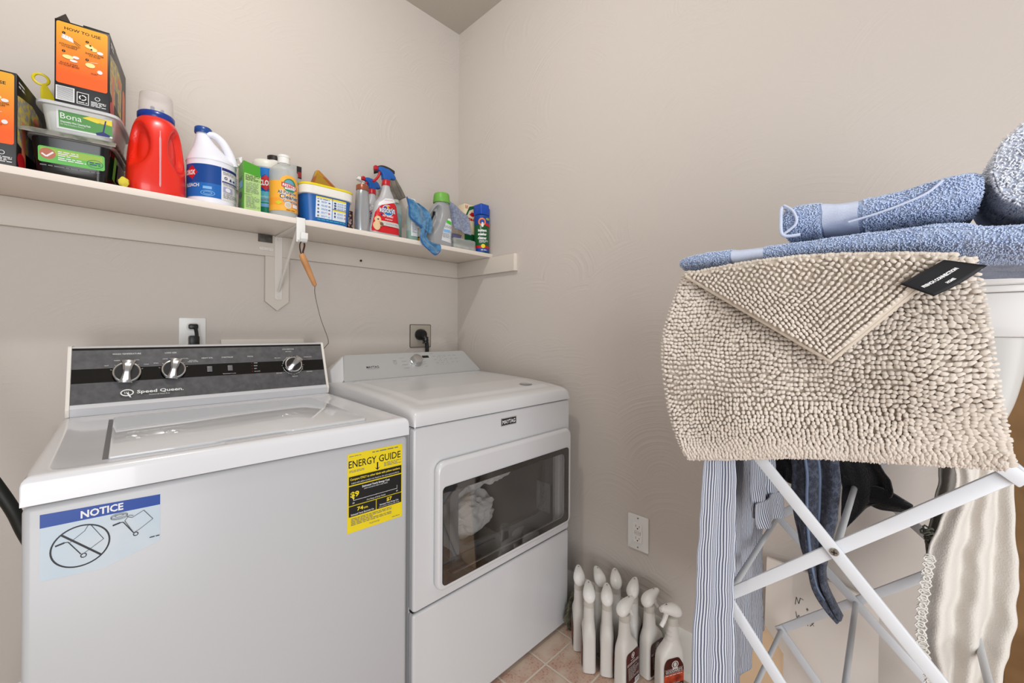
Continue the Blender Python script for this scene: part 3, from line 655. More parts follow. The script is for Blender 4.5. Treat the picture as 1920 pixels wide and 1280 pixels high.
A = Art(); A.poly([(.324, .826), (.396, .826), (.396, .852), (.324, .852)], M('badge_silver', (200, 200, 200), .3, metal=.6)); A.rect(.3265, .8285, .3935, .8495, INK); A.text('MAYTAG', .360, .839, .0130, PAPER, .060, bold=.02)
A.build('front_badge', lambda x, y, d: (x, -.0004 - d, y), D, label='black badge with white lettering')
# drum bay
BULK = M('bulkhead_grey', (96, 97, 98), .5); DRUM = M('drum_grey', (120, 120, 120), .4, metal=.2)
bm = bmesh.new(); n = 8
frame_ring(bm, rrect(.102, .638, .407, .733, .004, n), rrect(.180, .590, .462, .722, .055, n), .036, .050, 'y'); obj('drum_bulkhead', bm, BULK, D)
bm = bmesh.new(); Mx = Matrix.Translation((.385, .05, .572)) @ Matrix.Rotation(-PI / 2, 4, 'X')
loft(bm, [(.001, .235, .155), (.36, .235, .155), (.362, .23, .15), (.363, .001, .001)], 48, (0, 1), mat=Mx); obj('drum', bm, DRUM, D)
BX('lint_filter_cover', .150, .330, .028, .0355, .415, .452, M('filter_grey', (78, 78, 80), .5), D, .003)
# door ring + glass
bm = bmesh.new(); frame_ring(bm, rrect(.063, .674, .408, .770, .026, n), rrect(.088, .645, .434, .690, .014, n), -.024, -.0006, 'y'); bevmod(obj('door_frame', bm, DENAM, D, ang=25), .009, 3, 50)
door = bpy.data.objects['door_frame']
bm = bmesh.new(); frame_ring(bm, rrect(.078, .655, .424, .700, .012, n), rrect(.102, .632, .444, .682, .022, n), -.0262, -.0242, 'y'); obj('window_border', bm, GLB, D)
bm = bmesh.new(); prism(bm, rrect(.0785, .6545, .4245, .6995, .012), -.0275, -.0264, 'y'); obj('door_window', bm, window_mat(), D)
# laundry in the drum
def lump(name, c, s, m, amp, seed, parent=None, sub=5, sc=3):
    bm = bmesh.new(); bmesh.ops.create_icosphere(bm, subdivisions=sub, radius=1)
    for v in bm.verts:
        d = v.co.copy(); nz = noise.noise(d * sc * .6 + Vector((seed, 0, 0))) + .5 * noise.noise(d * sc * 1.7 + Vector((0, seed, 0)))
        rd = 1 - abs(noise.noise(d * sc + Vector((seed, seed, 0)))) * .5
        k = 1 + amp * (nz + rd - .6); v.co = Vector((d.x * s[0] * k + c[0], d.y * s[1] * k + c[1], d.z * s[2] * k + c[2]))
    o = obj(name, bm, m, parent); return o
TERW = M('white_terry', (225, 224, 222), .95, bump=(260, .8, .003), sheen=.2)
tag(lump('laundry', (-.776 + .290, -.817 + .140, .515), (.105, .060, .062), TERW, .32, 3), 'white towel lying in the dryer drum behind the glass, lower one', 'towel', 'laundry in the dryer')
tag(lump('laundry', (-.776 + .390, -.817 + .150, .640), (.095, .055, .050), TERW, .32, 9), 'white crumpled towel on top inside the dryer drum', 'towel', 'laundry in the dryer')
#PART4
# ------------------------------------------------------------------ shelf goods
S = 1.5163
CREAM = M('carton_grey', (120, 112, 104), .6); BOXK = M('box_black', (24, 22, 24), .4)
def carton(name, label, loc, rz, w_, d_, h, m_front, parts=None):
    t = thing(name, label, 'box', loc, rz); return t
ROT = math.radians(-9.5)
def grad_orange():
    if 'print_orange_fade' in MT: return MT['print_orange_fade']
    m = M('print_orange_fade', (240, 110, 36), .4); nt = m.node_tree; tc = nt.nodes.new('ShaderNodeTexCoord'); sp_ = nt.nodes.new('ShaderNodeSeparateXYZ'); mr = nt.nodes.new('ShaderNodeMapRange'); mx = nt.nodes.new('ShaderNodeMix'); mx.data_type = 'RGBA'
    nt.links.new(tc.outputs['Object'], sp_.inputs[0]); nt.links.new(sp_.outputs['Z'], mr.inputs[0]); mr.inputs[1].default_value = .08; mr.inputs[2].default_value = .21
    mx.inputs[6].default_value = (*rgb(238, 96, 34), 1); mx.inputs[7].default_value = (*rgb(226, 166, 50), 1); nt.links.new(mr.outputs[0], mx.inputs[0]); nt.links.new(mx.outputs[2], nt.nodes['Principled BSDF'].inputs['Base Color']); return m
def duster_box(label, x, y, z, w_=.100, d_=.235, h=.216, flaps=True):
    """origin = front right bottom corner"""
    t = thing('duster_refill_box', label, 'box', (x, y, z), ROT, 'orange duster refill boxes')
    BX('carton', -w_, 0, 0, d_, 0, h, BOXK, t, .0012)
    A = Art(); F_ = lambda a, b, d: (-w_ + a, -d, b)
    A.poly(rrect(.003, w_ - .004, .052, h - .004, .005), grad_orange())
    A.text('HOW TO USE', .050, .193, .0072, INK, .066, bold=.02)
    for i, (cx_, cy_) in enumerate(((.016, .180), (.058, .173), (.016, .134), (.058, .127))):
        A.ell(cx_, cy_, .0032, .0032, INK, 16); A.text(str(i + 1), cx_, cy_, .0034, ORG2)
    A.poly([(.012, .166), (.034, .160), (.031, .172), (.014, .176)], PAPER)
    for k in range(4): A.line(.014 + k * .005, .168, .015 + k * .005, .174, .0005, INKG)
    A.line(.034, .166, .046, .158, .0012, M('print_brown', (120, 80, 40), .5)); A.line(.034, .162, .046, .152, .0010, M('print_brown', (120, 80, 40), .5))
    CRM = M('print_cream', (240, 220, 150), .5)
    A.ell(.062, .162, .008, .005, CRM); A.ell(.070, .157, .007, .005, CRM); A.ell(.064, .165, .002, .002, INK); A.ell(.066, .156, .002, .002, INK); A.ell(.082, .152, .006, .004, PAPER)
    A.ell(.024, .121, .010, .005, CRM); A.ell(.038, .124, .006, .0035, PAPER); A.ell(.034, .114, .007, .003, PAPER)
    A.ell(.064, .114, .009, .006, CRM); A.ell(.082, .102, .005, .005, PAPER); A.line(.064, .122, .078, .124, .0008, PAPER)
    for s_, cx_, cy_ in (('ATTACH REFILL', .026, .151), ('TO HANDLE', .026, .146), ('SHAKE DUSTER', .072, .144), ('TO FLUFF', .072, .139), ('PLUCK STRIPS', .026, .104), ('TO FLUFF MORE', .026, .099), ('DUST', .072, .094)): A.text(s_, cx_, cy_, .0036, INK, None, bold=.01)
    A.rect(.003, .008, .036, .044, PAPER)
    for k in range(11): A.rect(.005, .0105 + k * .003, .034, .0118 + k * .003, INKG)
    A.rect(.040, .008, .062, .038, PAPER); A.rect(.0415, .0095, .0605, .0365, BOXK); A.ringe(.051, .025, .007, .007, .0022, PAPER, a0=10, a1=110); A.ringe(.051, .025, .007, .007, .0022, PAPER, a0=130, a1=230); A.ringe(.051, .025, .007, .007, .0022, PAPER, a0=250, a1=350); A.para(.043, .011, .059, .015, 1, PAPER, .5, 3)
    A.ringe(.078, .030, .005, .005, .0012, PAPER); A.para(.066, .008, .094, .022, 4, PAPER, .5, 5)
    A.build('front_print', F_, t, lay=.00006, label='orange HOW TO USE panel on the box front')
    A = Art(); G_ = lambda a, b, d: (d, a, b)
    YM = M('print_yellow_fluff', (214, 190, 84), .5, mottle=((150, 150, 150), 60, .42, .58)); SAL = M('print_salmon', (228, 128, 96), .5)
    A.poly([(.004, .06), (.06, .05), (.16, .05), (.17, h - .05), (.10, h - .035), (.03, h - .045), (.004, h - .05)], YM)
    A.rect(.03, .012, .055, .12, SAL); A.ell(.028, .022, .025, .02, RED); A.poly(rrect(.175, .215, .02, h - .06, .018), SAL); A.rect(.075, .05, .105, .10, INKG); A.ell(.13, h - .07, .022, .014, SAL)
    A.para(.01, h - .030, .05, h - .012, 2, PAPER, .5, 8)
    A.build('side_print', G_, t, lay=.00006, label='yellow fluffy duster picture on the box side')
    if flaps:
        bm = bmesh.new(); b3 = [(-w_ + .001, .002, h), (-w_ + .001, .10, h), (-w_ + .020, .085, h + .020), (-w_ + .016, .012, h + .024)]
        vv = [bm.verts.new(p) for p in b3] + [bm.verts.new((p[0] + .0008, p[1], p[2])) for p in b3]
        bm.faces.new(vv[:4]); bm.faces.new(vv[4:][::-1])
        for i in range(4): bm.faces.new((vv[i], vv[4 + i], vv[4 + (i + 1) % 4], vv[(i + 1) % 4]))
        obj('open_flap', bm, CREAM, t, smooth=False)
        bm = bmesh.new(); box(bm, -.05, -.001, .002, .09, h + .0002, h + .004, 0, mat=None); obj('torn_flap', bm, BOXK, t, smooth=False)
    return t
duster_box('orange HOW TO USE duster box at the far left end of the shelf', -1.513, -.268, S, d_=.205, h=.222, flaps=False)
duster_box('open orange HOW TO USE duster box stacked on top of the white pad tub', -1.357, -.255, 1.7060, h=.211)
# stacked tubs
def tub(name, label, x, y, z, w_, d_, h, body, lid, cat='tub', lidh=.009, over=.006, taper=.9):
    t = thing(name, label, cat, (x, y, z), ROT)
    LOFT('body', [(0, w_ / 2 * taper * .97, d_ / 2 * taper * .97, 6), (.003, w_ / 2 * taper, d_ / 2 * taper, 7), (h - lidh, w_ / 2, d_ / 2, 7)], body, t, 64)
    LOFT('lid', [(h - lidh, w_ / 2 + over, d_ / 2 + over, 7), (h - .002, w_ / 2 + over, d_ / 2 + over, 7), (h, w_ / 2 + over - .003, d_ / 2 + over - .003, 7)], lid, t, 64)
    return t
t = tub('black_pad_tub', 'black tub with a green label at the bottom of the stack', -1.409, -.160, S, .150, .195, .104, M('tub_black', (18, 18, 20), .15), M('lid_silver', (150, 150, 148), .25, metal=.4))
A = Art(); A.poly(rrect(-.058, .060, .034, .072, .005), M('label_green_low', (86, 176, 66), .35)); A.rect(-.054, .053, .056, .069, M('label_green_high', (142, 178, 52), .35))
A.ell(-.042, .055, .014, .013, M('print_terracotta', (176, 100, 74), .4)); A.pl([(-.052, .054), (-.044, .048), (-.032, .060)], .0035, PAPER)
A.para(-.024, .052, .012, .066, 3, PAPER, .45, 4); A.para(-.024, .042, .026, .051, 2, PAPER, .5, 6); A.ringe(.042, .048, .015, .010, .0008, INKB); A.para(.032, .043, .052, .053, 2, INKB, .4, 7)
A.para(-.055, .024, .050, .029, 1, INKG, .5, 9)
A.build('front_label', lambda a, b, d: (a, -(.195 / 2) * (.9 + .1 * b / .095) - d - .0002, b), t, lay=.00006, label='bright green front label')
A = Art(); A.rect(-.08, .02, -.05, .08, M('label_green_low', (86, 176, 66), .35)); A.rect(-.03, .03, .05, .08, INKG)
A.build('side_label', lambda a, b, d: ((.156 / 2) * (.9 + .1 * b / .095) + d, a, b), t)
# crumpled grey pouch
GP = M('pouch_grey', (150, 148, 142), .3, metal=.25, mottle=((110, 112, 106), 40, .45, .6))
t = thing('pad_pouch', 'flat grey plastic pouch squeezed between the black and white tubs', 'pouch', (-1.408, -.160, S + .1045), ROT)
bm = bmesh.new(); n = 20; gt = []; gb = []
for i in range(n + 1):
    rt = []; rb = []
    for j in range(n + 1):
        x = -.086 + .168 * i / n; y = -.112 + .21 * j / n; e = max(abs(x) / .086, abs(y + .007) / .105) ** 6; dr_ = -.012 * max(0, (-y - .098) / .012) if y < -.098 else 0
        nz = .0012 * noise.noise((x * 60, y * 60, 2)) * (1 if abs(x) > .08 or y < -.1 else .3)
        rt.append(bm.verts.new((x, y, .0118 - .004 * e + dr_ + nz))); rb.append(bm.verts.new((x, y, .0006 + .004 * e + dr_ * .9 + max(nz, 0) * .3)))
    gt.append(rt); gb.append(rb)
for G_, fl in ((gt, 0), (gb, 1)):
    for i in range(n):
        for j in range(n): bm.faces.new((G_[i][j], G_[i + 1][j], G_[i + 1][j + 1], G_[i][j + 1]))
for i in range(n):
    for a_, b_q in (((i, 0), (i + 1, 0)), ((i, n), (i + 1, n)), ((0, i), (0, i + 1)), ((n, i), (n, i + 1))):
        bm.faces.new((gt[a_[0]][a_[1]], gt[b_q[0]][b_q[1]], gb[b_q[0]][b_q[1]], gb[a_[0]][a_[1]]))
obj('pouch_film', bm, GP, t)
t = tub('white_pad_tub', 'white tub with green and yellow label under the upper duster box', -1.398, -.158, S + .118, .140, .185, .0710, M('tub_frost', (205, 207, 205), .3), M('lid_frost', (198, 200, 202), .3), over=.009, taper=.88)
A = Art(); A.rect(-.040, .010, .062, .055, M('label_pale', (210, 214, 216), .35)); A.rect(-.036, .014, .062, .053, M('print_leaf_green', (58, 134, 40), .35)); A.text('Bona', -.014, .042, .014, PAPER, .038)
A.poly([(.006, .046), (.034, .040), (.042, .044), (.062, .040), (.062, .053), (.02, .053)], PYEL); A.ell(.044, .046, .007, .005, M('lemon', (220, 196, 60), .4))
A.text('Disposable Wet Cleaning Pads', -.006, .028, .0042, PAPER, .054, bold=.02); A.text('for Hard-Surface Floors', -.012, .022, .0035, PAPER, .042)
A.line(.050, .050, .044, .018, .0028, INKB); A.poly([(.030, .016), (.044, .022), (.058, .016), (.056, .011), (.032, .011)], INKB)
A.build('front_label', lambda a, b, d: (a, -(.185 / 2) * (.88 + .12 * b / .061) - d - .0002, b), t, lay=.00006, label='green Bona label with a mop picture')
# yellow handle
t = thing('duster_wand', 'yellow plastic duster handle with a ring end standing behind the tub lid', 'duster handle', (-1.466, -.150, S + .1895), 0)
bm = bmesh.new(); rr = [(0, 0), (-.004, .03), (-.013, .062), (-.018, .080)]
prism(bm, [(-.006, .003), (.024, .0), (.012, .026), (.002, .052), (-.008, .071), (-.015, .071), (-.018, .060), (-.018, .035), (-.013, .015)], -.0022, .0022, 'y', bev=.0012)
obj('grip', bm, YEL, t); bm = bmesh.new(); b3 = bmesh.new()
N_ = 28
P_ = [(-.0175 + .0135 * math.cos(2 * PI * i / N_), 0, .082 + .0135 * math.sin(2 * PI * i / N_)) for i in range(N_)]
rows = []
for i in range(N_):
    a = 2 * PI * i / N_; c_ = Vector(P_[i]); rad = Vector((math.cos(a), 0, math.sin(a)))
    rows.append([bm.verts.new(c_ + rad * .0032 * math.cos(k * PI / 4) + Vector((0, .0025, 0)) * math.sin(k * PI / 4)) for k in range(8)])
for i in range(N_):
    for k in range(8): bm.faces.new((rows[i][k], rows[i][(k + 1) % 8], rows[(i + 1) % N_][(k + 1) % 8], rows[(i + 1) % N_][k]))
obj('hang_ring', bm, YEL, t)
tag(lump('yellow_sponge', (-1.3295, -.272, S + .013), (.010, .008, .0125), M('sponge_yellow', (216, 200, 70), .8, bump=(200, .4, .002)), .2, 4, sub=3), 'tiny yellow sponge scrap on the shelf edge beside the red jug', 'sponge')

# red detergent jug
t = thing('detergent_jug', 'big red laundry detergent jug with blue ring and clear measuring cap', 'jug', (-1.2585, -.196, S))
REDP = M('jug_red', (220, 40, 24), .28, coat=.2)
def dent(x, y, z):
    a = math.degrees(math.atan2(y, x)); k = 0
    for a0, wd in ((-134, 30), (-46, 26)):
        da = (a - a0) / wd; dz_ = (z - .135) / .062; q_ = da * da + dz_ * dz_
        if q_ < 1.6: k = max(k, 1 / (1 + math.exp((q_ - .8) * 9)))
    f = 1 - .30 * k
    return (x * f, y * f, z)
secs = interp([(0, .058, .062, 3.2), (.004, .0635, .067, 3.4), (.03, .066, .070, 3.4), (.10, .0635, .068, 3.2), (.15, .059, .066, 3.0), (.19, .0525, .062, 2.7), (.212, .046, .056, 2.3), (.224, .040, .046, 2)], 7)
bm = bmesh.new(); loft(bm, [s for s in secs], 96, deform=dent); obj('bottle', bm, REDP, t, ang=60)
LOFT('pour_ring', [(.224, .041, .041), (.228, .0425, .0425), (.240, .0425, .0425), (.243, .040, .040)], M('ring_blue', (22, 56, 138), .25), t, 40)
CLR = M('clear_cap', (222, 216, 212), .12, alpha=.42)
LOFT('measuring_cap', [(.243, .0395, .0395), (.290, .0375, .0375), (.298, .0365, .0365), (.2995, .034, .034)], CLR, t, 40, cap=(0, 1))
bm = bmesh.new(); tube(bm, [(-.010, -.02, .243), (-.010, -.02, .258)], .005, 10); tube(bm, [(.012, -.02, .243), (.012, -.02, .256)], .004, 10); obj('pour_spout', bm, M('ring_blue', (22, 56, 138), .25), t)
bm = bmesh.new(); tube(bm, spline([(.004, -.0635, .180), (.004, -.0675, .14), (.004, -.0700, .08), (.004, -.0708, .02)], 6), [.0015] * 4 + [.0032] * 6 + [.0028] * 8 + [.0012], 8, flat=.5)
obj('level_strip', bm, M('strip_pink', (222, 170, 178), .2), t)
A = Art(); A.rect(-.030, .035, .030, .150, M('tide_yellow', (226, 170, 30), .4)); A.rect(-.028, .037, .028, .148, M('label_dark', (40, 34, 70), .4)); A.rect(-.026, .070, .0, .095, PAPER); A.para(-.024, .074, -.003, .092, 3, INKB, .5, 3)
A.build('side_label', lambda a, b, d: (-.0628 - d - .001 * 0 + (b - .03) * .045, -.012 - a, b), t, label='dark and yellow label on the left side')

# white bleach jug
t = thing('bleach_jug', 'white round bleach jug with blue cap, loop handle and blue label', 'jug', (-1.1270, -.205, S))
WJ = M('jug_white', (226, 228, 238), .3)
LOFT('bottle', [(0, .058, .058), (.004, .0622, .0622), (.012, .0632, .0632), (.124, .0632, .0632), (.132, .0645, .0645), (.142, .062, .062, 2, 0, 0), (.158, .052, .050, 2, -.004, 0), (.178, .038, .036, 2, -.010, 0), (.200, .025, .025, 2, -.018, 0), (.218, .0185, .0185, 2, -.022, 0), (.226, .0175, .0175, 2, -.022, 0)], WJ, t, 48, k=4)
LOFT('cap', [(.224, .0215, .0215, 2, -.022), (.226, .0225, .0225, 2, -.022), (.240, .0222, .0222, 2, -.022), (.2425, .020, .020, 2, -.022)], M('cap_blue', (30, 72, 140), .3), t, 32)
TUBE('handle', [(-.014, -.012, .222), (.004, -.016, .222), (.022, -.020, .208), (.036, -.024, .184), (.046, -.026, .158), (.050, -.024, .136)], [.008, .0105, .0115, .012, .013, .016], WJ, t, 16, 6)
A = Art(); r_ = .0634; mp = cyl(0, 0, 0, r_, math.radians(-95))
A.rect(-.085, .018, .020, .116, M('bleach_blue', (16, 66, 140), .3)); A.rect(-.085, .018, .020, .060, M('bleach_blue_low', (28, 98, 176), .3)); A.rect(.020, .018, .085, .116, PAPER)
A.poly([(-.078, .088), (-.060, .113), (-.042, .088), (-.060, .063)], PAPER) if 0 else None
A.poly([(-.088, .090), (-.056, .110), (-.040, .090), (-.056, .070)], RED); A.text('CLOROX', -.052, .090, .016, PAPER, .050, bold=.03, al='r') if 0 else A.text('CLOROX', -.070, .090, .014, PAPER, .046, bold=.04)
A.text('BLEACH', -.058, .052, .010, PAPER, .044, bold=.02); A.rect(-.026, .042, -.004, .050, LBLU); A.ringe(-.014, .030, .018, .008, .0015, LBLU); A.ringe(-.014, .030, .011, .005, .0015, LBLU)
A.rect(.021, .107, .083, .1155, INKB); A.para(.024, .095, .062, .105, 3, INKG, .4, 3); A.ringe(.032, .085, .0045, .0045, .002, INKB); A.poly([(.042, .080), (.052, .080), (.047, .089)], INKB); A.ell(.060, .083, .0045, .003, INKB)
A.rect(.021, .071, .083, .0745, INKB); A.para(.024, .062, .070, .070, 2, INKG, .4, 5); A.rect(.024, .042, .054, .058, M('photo_lilac', (160, 160, 196), .5)); A.ell(.038, .050, .008, .006, PAPER); A.para(.024, .022, .080, .038, 4, INKG, .4, 7)
A.rect(.066, .020, .0668, .106, INKG); A.para(.068, .060, .082, .100, 6, INKG, .4, 11)
A.build('wrap_label', mp, t, maxlen=.006, lay=.00008, label='blue wraparound label with a red diamond')
# white sprayer behind jug
t = thing('white_spray_nozzle_bottle', 'white spray bottle behind the bleach jug, only its nozzle showing', 'spray bottle', (-1.078, -.068, S))
LOFT('bottle', [(0, .030, .024, 3), (.12, .030, .024, 3), (.15, .016, .016), (.175, .013, .013)], WPL, t, 32, k=3)
bm = bmesh.new(); tube(bm, [(-.018, 0, .196), (0, 0, .204), (.022, -.006, .204), (.036, -.010, .199)], [.010, .013, .010, .008], 12); tube(bm, [(.034, -.009, .200), (.052, -.014, .194)], .006, 12); tube(bm, [(0, 0, .172), (0, 0, .198)], .013, 14); obj('spray_head', bm, M('nozzle_cream', (222, 218, 208), .4), t)

# green carton
t = thing('green_carton', 'light green carton with a dark green top, small text on the side', 'box', (-1.052, -.252, S))
GBX = M('carton_green', (120, 178, 92), .45)
bm = bmesh.new(); v = [bm.verts.new(p) for p in [(0, 0, 0), (.049, 0, 0), (.049, .066, 0), (0, .066, 0), (.0, 0, .160), (.046, 0, .150), (.049, .066, .150), (.0, .066, .158)]]
for f in ((3, 2, 1, 0), (4, 5, 6, 7), (0, 1, 5, 4), (1, 2, 6, 5), (2, 3, 7, 6), (3, 0, 4, 7)): bm.faces.new([v[i] for i in f])
obj('carton', bm, GBX, t, smooth=False)
A = Art(); A.rect(0, 0, .0485, .122, LGRN); A.poly([(0, .122), (.048, .116), (.046, .150), (0, .160)], M('carton_top_green', (70, 150, 36), .4)); A.rect(0, 0, .0025, .158, M('carton_top_green', (70, 150, 36), .4))
A.para(.005, .098, .045, .118, 5, INK, .4, 3); A.para(.005, .058, .042, .094, 8, INKG, .35, 4); A.text('NOTICE', .012, .053, .004, INK); A.para(.005, .010, .044, .049, 9, INKG, .35, 6)
A.build('front_print', flat_y(0, -.0002, 0), t)
A = Art(); A.rect(.004, .09, .062, .118, M('side_pale', (150, 196, 130), .45)); A.rect(.02, .078, .056, .1, LBLU); A.para(.008, .10, .058, .116, 3, INK, .4, 8); A.ell(.034, .055, .016, .012, INKG); A.ell(.034, .055, .011, .008, M('print_plum', (110, 90, 120), .5)); A.para(.008, .01, .058, .035, 5, INKG, .4, 9)
A.build('side_print', lambda a, b, d: (-.0002 - d, .066 - a, b), t)
bm = bmesh.new(); P_ = [(.002, .03, .156), (-.004, .034, .168), (.002, .030, .180), (-.006, .036, .176), (-.014, .04, .170), (-.012, .05, .160)]
for i in range(4): 
    a, b_q, c_q = (Vector(P_[i]), Vector(P_[i + 1]), Vector(P_[i + 2]) if i + 2 < 6 else Vector(P_[0])); f = [bm.verts.new(q_) for q_ in (a, b_q, c_q)]; bm.faces.new(f)
o = obj('torn_paper', bm, PAPER, t, smooth=False, recalc=False); sm_ = o.modifiers.new('s', 'SOLIDIFY'); sm_.thickness = .0008

# wipes canister
t = thing('wipes_canister', 'disinfecting wipes canister with white lid and blue green label behind the cleaner', 'canister', (-.957, -.132, S))
LOFT('body', [(0, .040, .040), (.185, .040, .040)], M('can_white', (222, 222, 220), .35), t, 48)
LOFT('lid', [(.185, .0425, .0425), (.190, .044, .044), (.206, .043, .043), (.213, .038, .038), (.216, .030, .030)], M('lid_offwhite', (220, 218, 208), .35), t, 48)
A = Art(); mp = cyl(0, 0, 0, .0402, math.radians(-112))
A.rect(-.055, .100, .055, .182, M('wipes_blue', (24, 110, 190), .3)); A.rect(-.055, .060, .055, .100, M('wipes_teal', (90, 178, 196), .35)); A.rect(-.055, .002, .055, .062, M('wipes_green', (26, 130, 96), .3))
A.poly([(-.034, .128), (.002, .160), (.038, .128), (.002, .098)], PBLU); A.poly([(-.028, .130), (.004, .157), (.036, .130), (.004, .103)], RED); A.text('CLOROX', .014, .130, .018, PAPER, .062, bold=.04)
A.text('Disinfecting', .002, .082, .007, PAPER, .036); A.text('Kills 99.9%', .0, .071, .006, RED, .034); A.rect(-.018, .046, .022, .058, LBLU)
A.build('wrap_label', mp, t, maxlen=.006, lay=.00008)
t = thing('black_capped_bottle', 'white bottle with a black cap behind the wipes canister', 'bottle', (-.913, -.058, S))
LOFT('bottle', [(0, .030, .030), (.21, .030, .030), (.240, .022, .022), (.251, .021, .021)], M('can_white', (222, 222, 220), .35), t, 32, k=2)
LOFT('cap', [(.251, .022, .022), (.267, .0225, .0225), (.269, .020, .020)], M('cap_brownblack', (44, 36, 34), .4), t, 32)
# grey spotted can
t = thing('grey_spotted_can', 'grey box with a dark and red corner behind the orange cleaner bottle', 'box', (-.846, -.070, S))
BX('carton', -.020, .020, -.02, .02, 0, .248, M('carton_silver', (168, 168, 166), .4), t, .002)
A = Art(); A.rect(.002, .200, .0195, .246, INK); A.rect(.004, .205, .019, .225, M('print_maroon', (140, 40, 44), .4)); A.rect(-.020, .02, .0, .15, INKG); A.build('front_print', flat_y(0, -.0202, 0), t)

# orange cleaner bottle
t = thing('cleaner_bottle', 'clear cleaner bottle with orange label and white cap beside the wipes', 'bottle', (-.9305, -.2345, S))
PET = M('clear_plastic', (206, 210, 208), .08, alpha=.55, coat=.5); 
secs = [(0, .038, .038), (.003, .0425, .0425), (.010, .0435, .0435), (.145, .0435, .0435), (.155, .0425, .0425), (.170, .036, .036), (.182, .022, .022), (.187, .0165, .0165), (.194, .016, .016)]
LOFT('bottle', secs, PET, t, 48, k=3)
LOFT('liquid', [(.004, .0405, .0405), (.135, .0415, .0415)], M('clear_liquid', (196, 190, 180), .05, alpha=.5), t, 40)
LOFT('cap', [(.186, .0185, .0185), (.206, .0185, .0185), (.2065, .0195, .0195), (.213, .0195, .0195), (.2145, .018, .018)], WPL, t, 40)
A = Art(); r_ = .0438; a0 = math.radians(-96); mp = cyl(0, 0, 0, r_, a0)
A.rect(-.062, .018, .062, .118, ORG2); A.poly([(.030 * math.cos(math.radians(k)) + .012, .118 + .020 * math.sin(math.radians(k))) for k in range(0, 181, 12)] , ORG2)
A.rect(-.062, .018, .062, .060, M('print_amber_deep', (240, 156, 52), .4)); A.rect(-.062, .018, .062, .036, ORG2)
A.ell(.012, .104, .022, .0235, M('globe_green', (48, 130, 96), .4)); A.ell(.010, .109, .015, .014, M('globe_light', (90, 160, 180), .4)); A.poly([(-.014, .098), (.038, .092), (.038, .106), (-.014, .113)], RED)
A.text('RESTORE', .012, .1025, .0085, PAPER, .046, bold=.03, rot=-.12); A.rect(-.004, .0905, .028, .0965, PAPER); A.text('NATURALS', .012, .0935, .004, INKG, .024)
for o_, m_, bo in ((.0, PAPER, .10), (.0, INK, .02)):
    A.text('All Purpose', .004, .080, .0105, m_, .058, bold=bo); A.text('Cleaner', .012, .0655, .015, m_, .062, bold=bo); A.text('Concentrate', .016, .0505, .0078, m_, .050, bold=bo)
A.poly([(-.034, .044), (-.022, .051), (-.010, .044), (-.022, .036)], M('print_lime', (206, 196, 40), .4)); A.ringe(.006, .038, .0105, .0105, .002, PAPER); A.ell(.006, .038, .008, .008, M('seal_grey', (196, 190, 170), .4)); A.rect(.018, .031, .042, .046, M('seal_orange', (226, 130, 60), .4)); A.rect(.020, .0325, .040, .044, PAPER); A.para(.0, .020, .030, .024, 1, INK, .4, 5)
A.build('wrap_label', mp, t, maxlen=.006, lay=.00006, label='orange label reading All Purpose Cleaner')

# stain remover tub
t = thing('stain_remover_tub', 'blue and white powder tub with a yellow lid in the shelf middle', 'tub', (-.791, -.196, S))
LOFT('body', [(0, .074, .064, 5), (.003, .078, .068, 5), (.100, .089, .076, 5)], M('tub_blue', (28, 92, 164), .3), t, 64)
LOFT('base_rim', [(.0, .0755, .0655, 5), (.0035, .079, .0688, 5), (.006, .0792, .069, 5)], WPL, t, 64)
LOFT('rim', [(.0985, .0925, .0795, 5), (.100, .0945, .0815, 5), (.126, .0955, .0825, 5), (.128, .094, .081, 5)], M('tub_white', (224, 222, 216), .3), t, 64)
LOFT('lid', [(.128, .093, .080, 5), (.129, .0955, .0825, 5), (.1345, .0955, .0825, 5), (.136, .094, .081, 5)], YEL, t, 64)
A = Art(); NV = M('text_steel_blue', (96, 130, 190), .45)
A.rect(-.046, .020, .010, .094, M('panel_white', (216, 226, 234), .4)); A.rect(.012, .020, .062, .094, M('panel_white', (216, 226, 234), .4)); A.rect(-.046, .089, .010, .094, PYEL); A.rect(.012, .088, .062, .094, PYEL); A.rect(.012, .052, .062, .057, PYEL); A.rect(.012, .0575, .062, .0595, PBLU)
A.para(-.042, .083, .006, .088, 1, INKB, .4, 2)
for k in range(5):
    y = .076 - k * .0125; A.para(-.028, y - .003, -.006, y + .004, 2, NV, .4, 10 + k); A.ell(-.038, y, .0035, .003, PBLU if k % 2 else INKG, 10); A.ell(.0, y, .004, .002, [PBLU, INKG, INKB, RED, LBLU][k], 10)
for k in range(3): y = .080 - k * .009; A.ell(.020, y, .0045, .003, INKB, 8); A.para(.028, y - .003, .050, y + .003, 2, NV, .4, 30 + k); A.ell(.057, y, .003, .002, INKG, 8)
for k in range(2): y = .044 - k * .012; A.ell(.020, y, .003, .004, INKB, 8); A.para(.028, y - .004, .050, y + .003, 3, NV, .4, 40 + k); A.ell(.057, y, .003, .002, RED, 8)
A.para(-.040, .011, .060, .016, 1, M('text_aqua', (60, 180, 190), .4), .5, 50)
def tubmap(a, b, d):
    k = b / .100; rx = .078 + .011 * k; ry = .068 + .008 * k; x = a
    yy = ry * (1 - min(abs(x) / rx, .999) ** 5) ** .2; return (x, -yy - d - .0004, b)
A.build('front_label', tubmap, t, maxlen=.008, lay=.00006, label='instruction label with small icons')
A = Art()
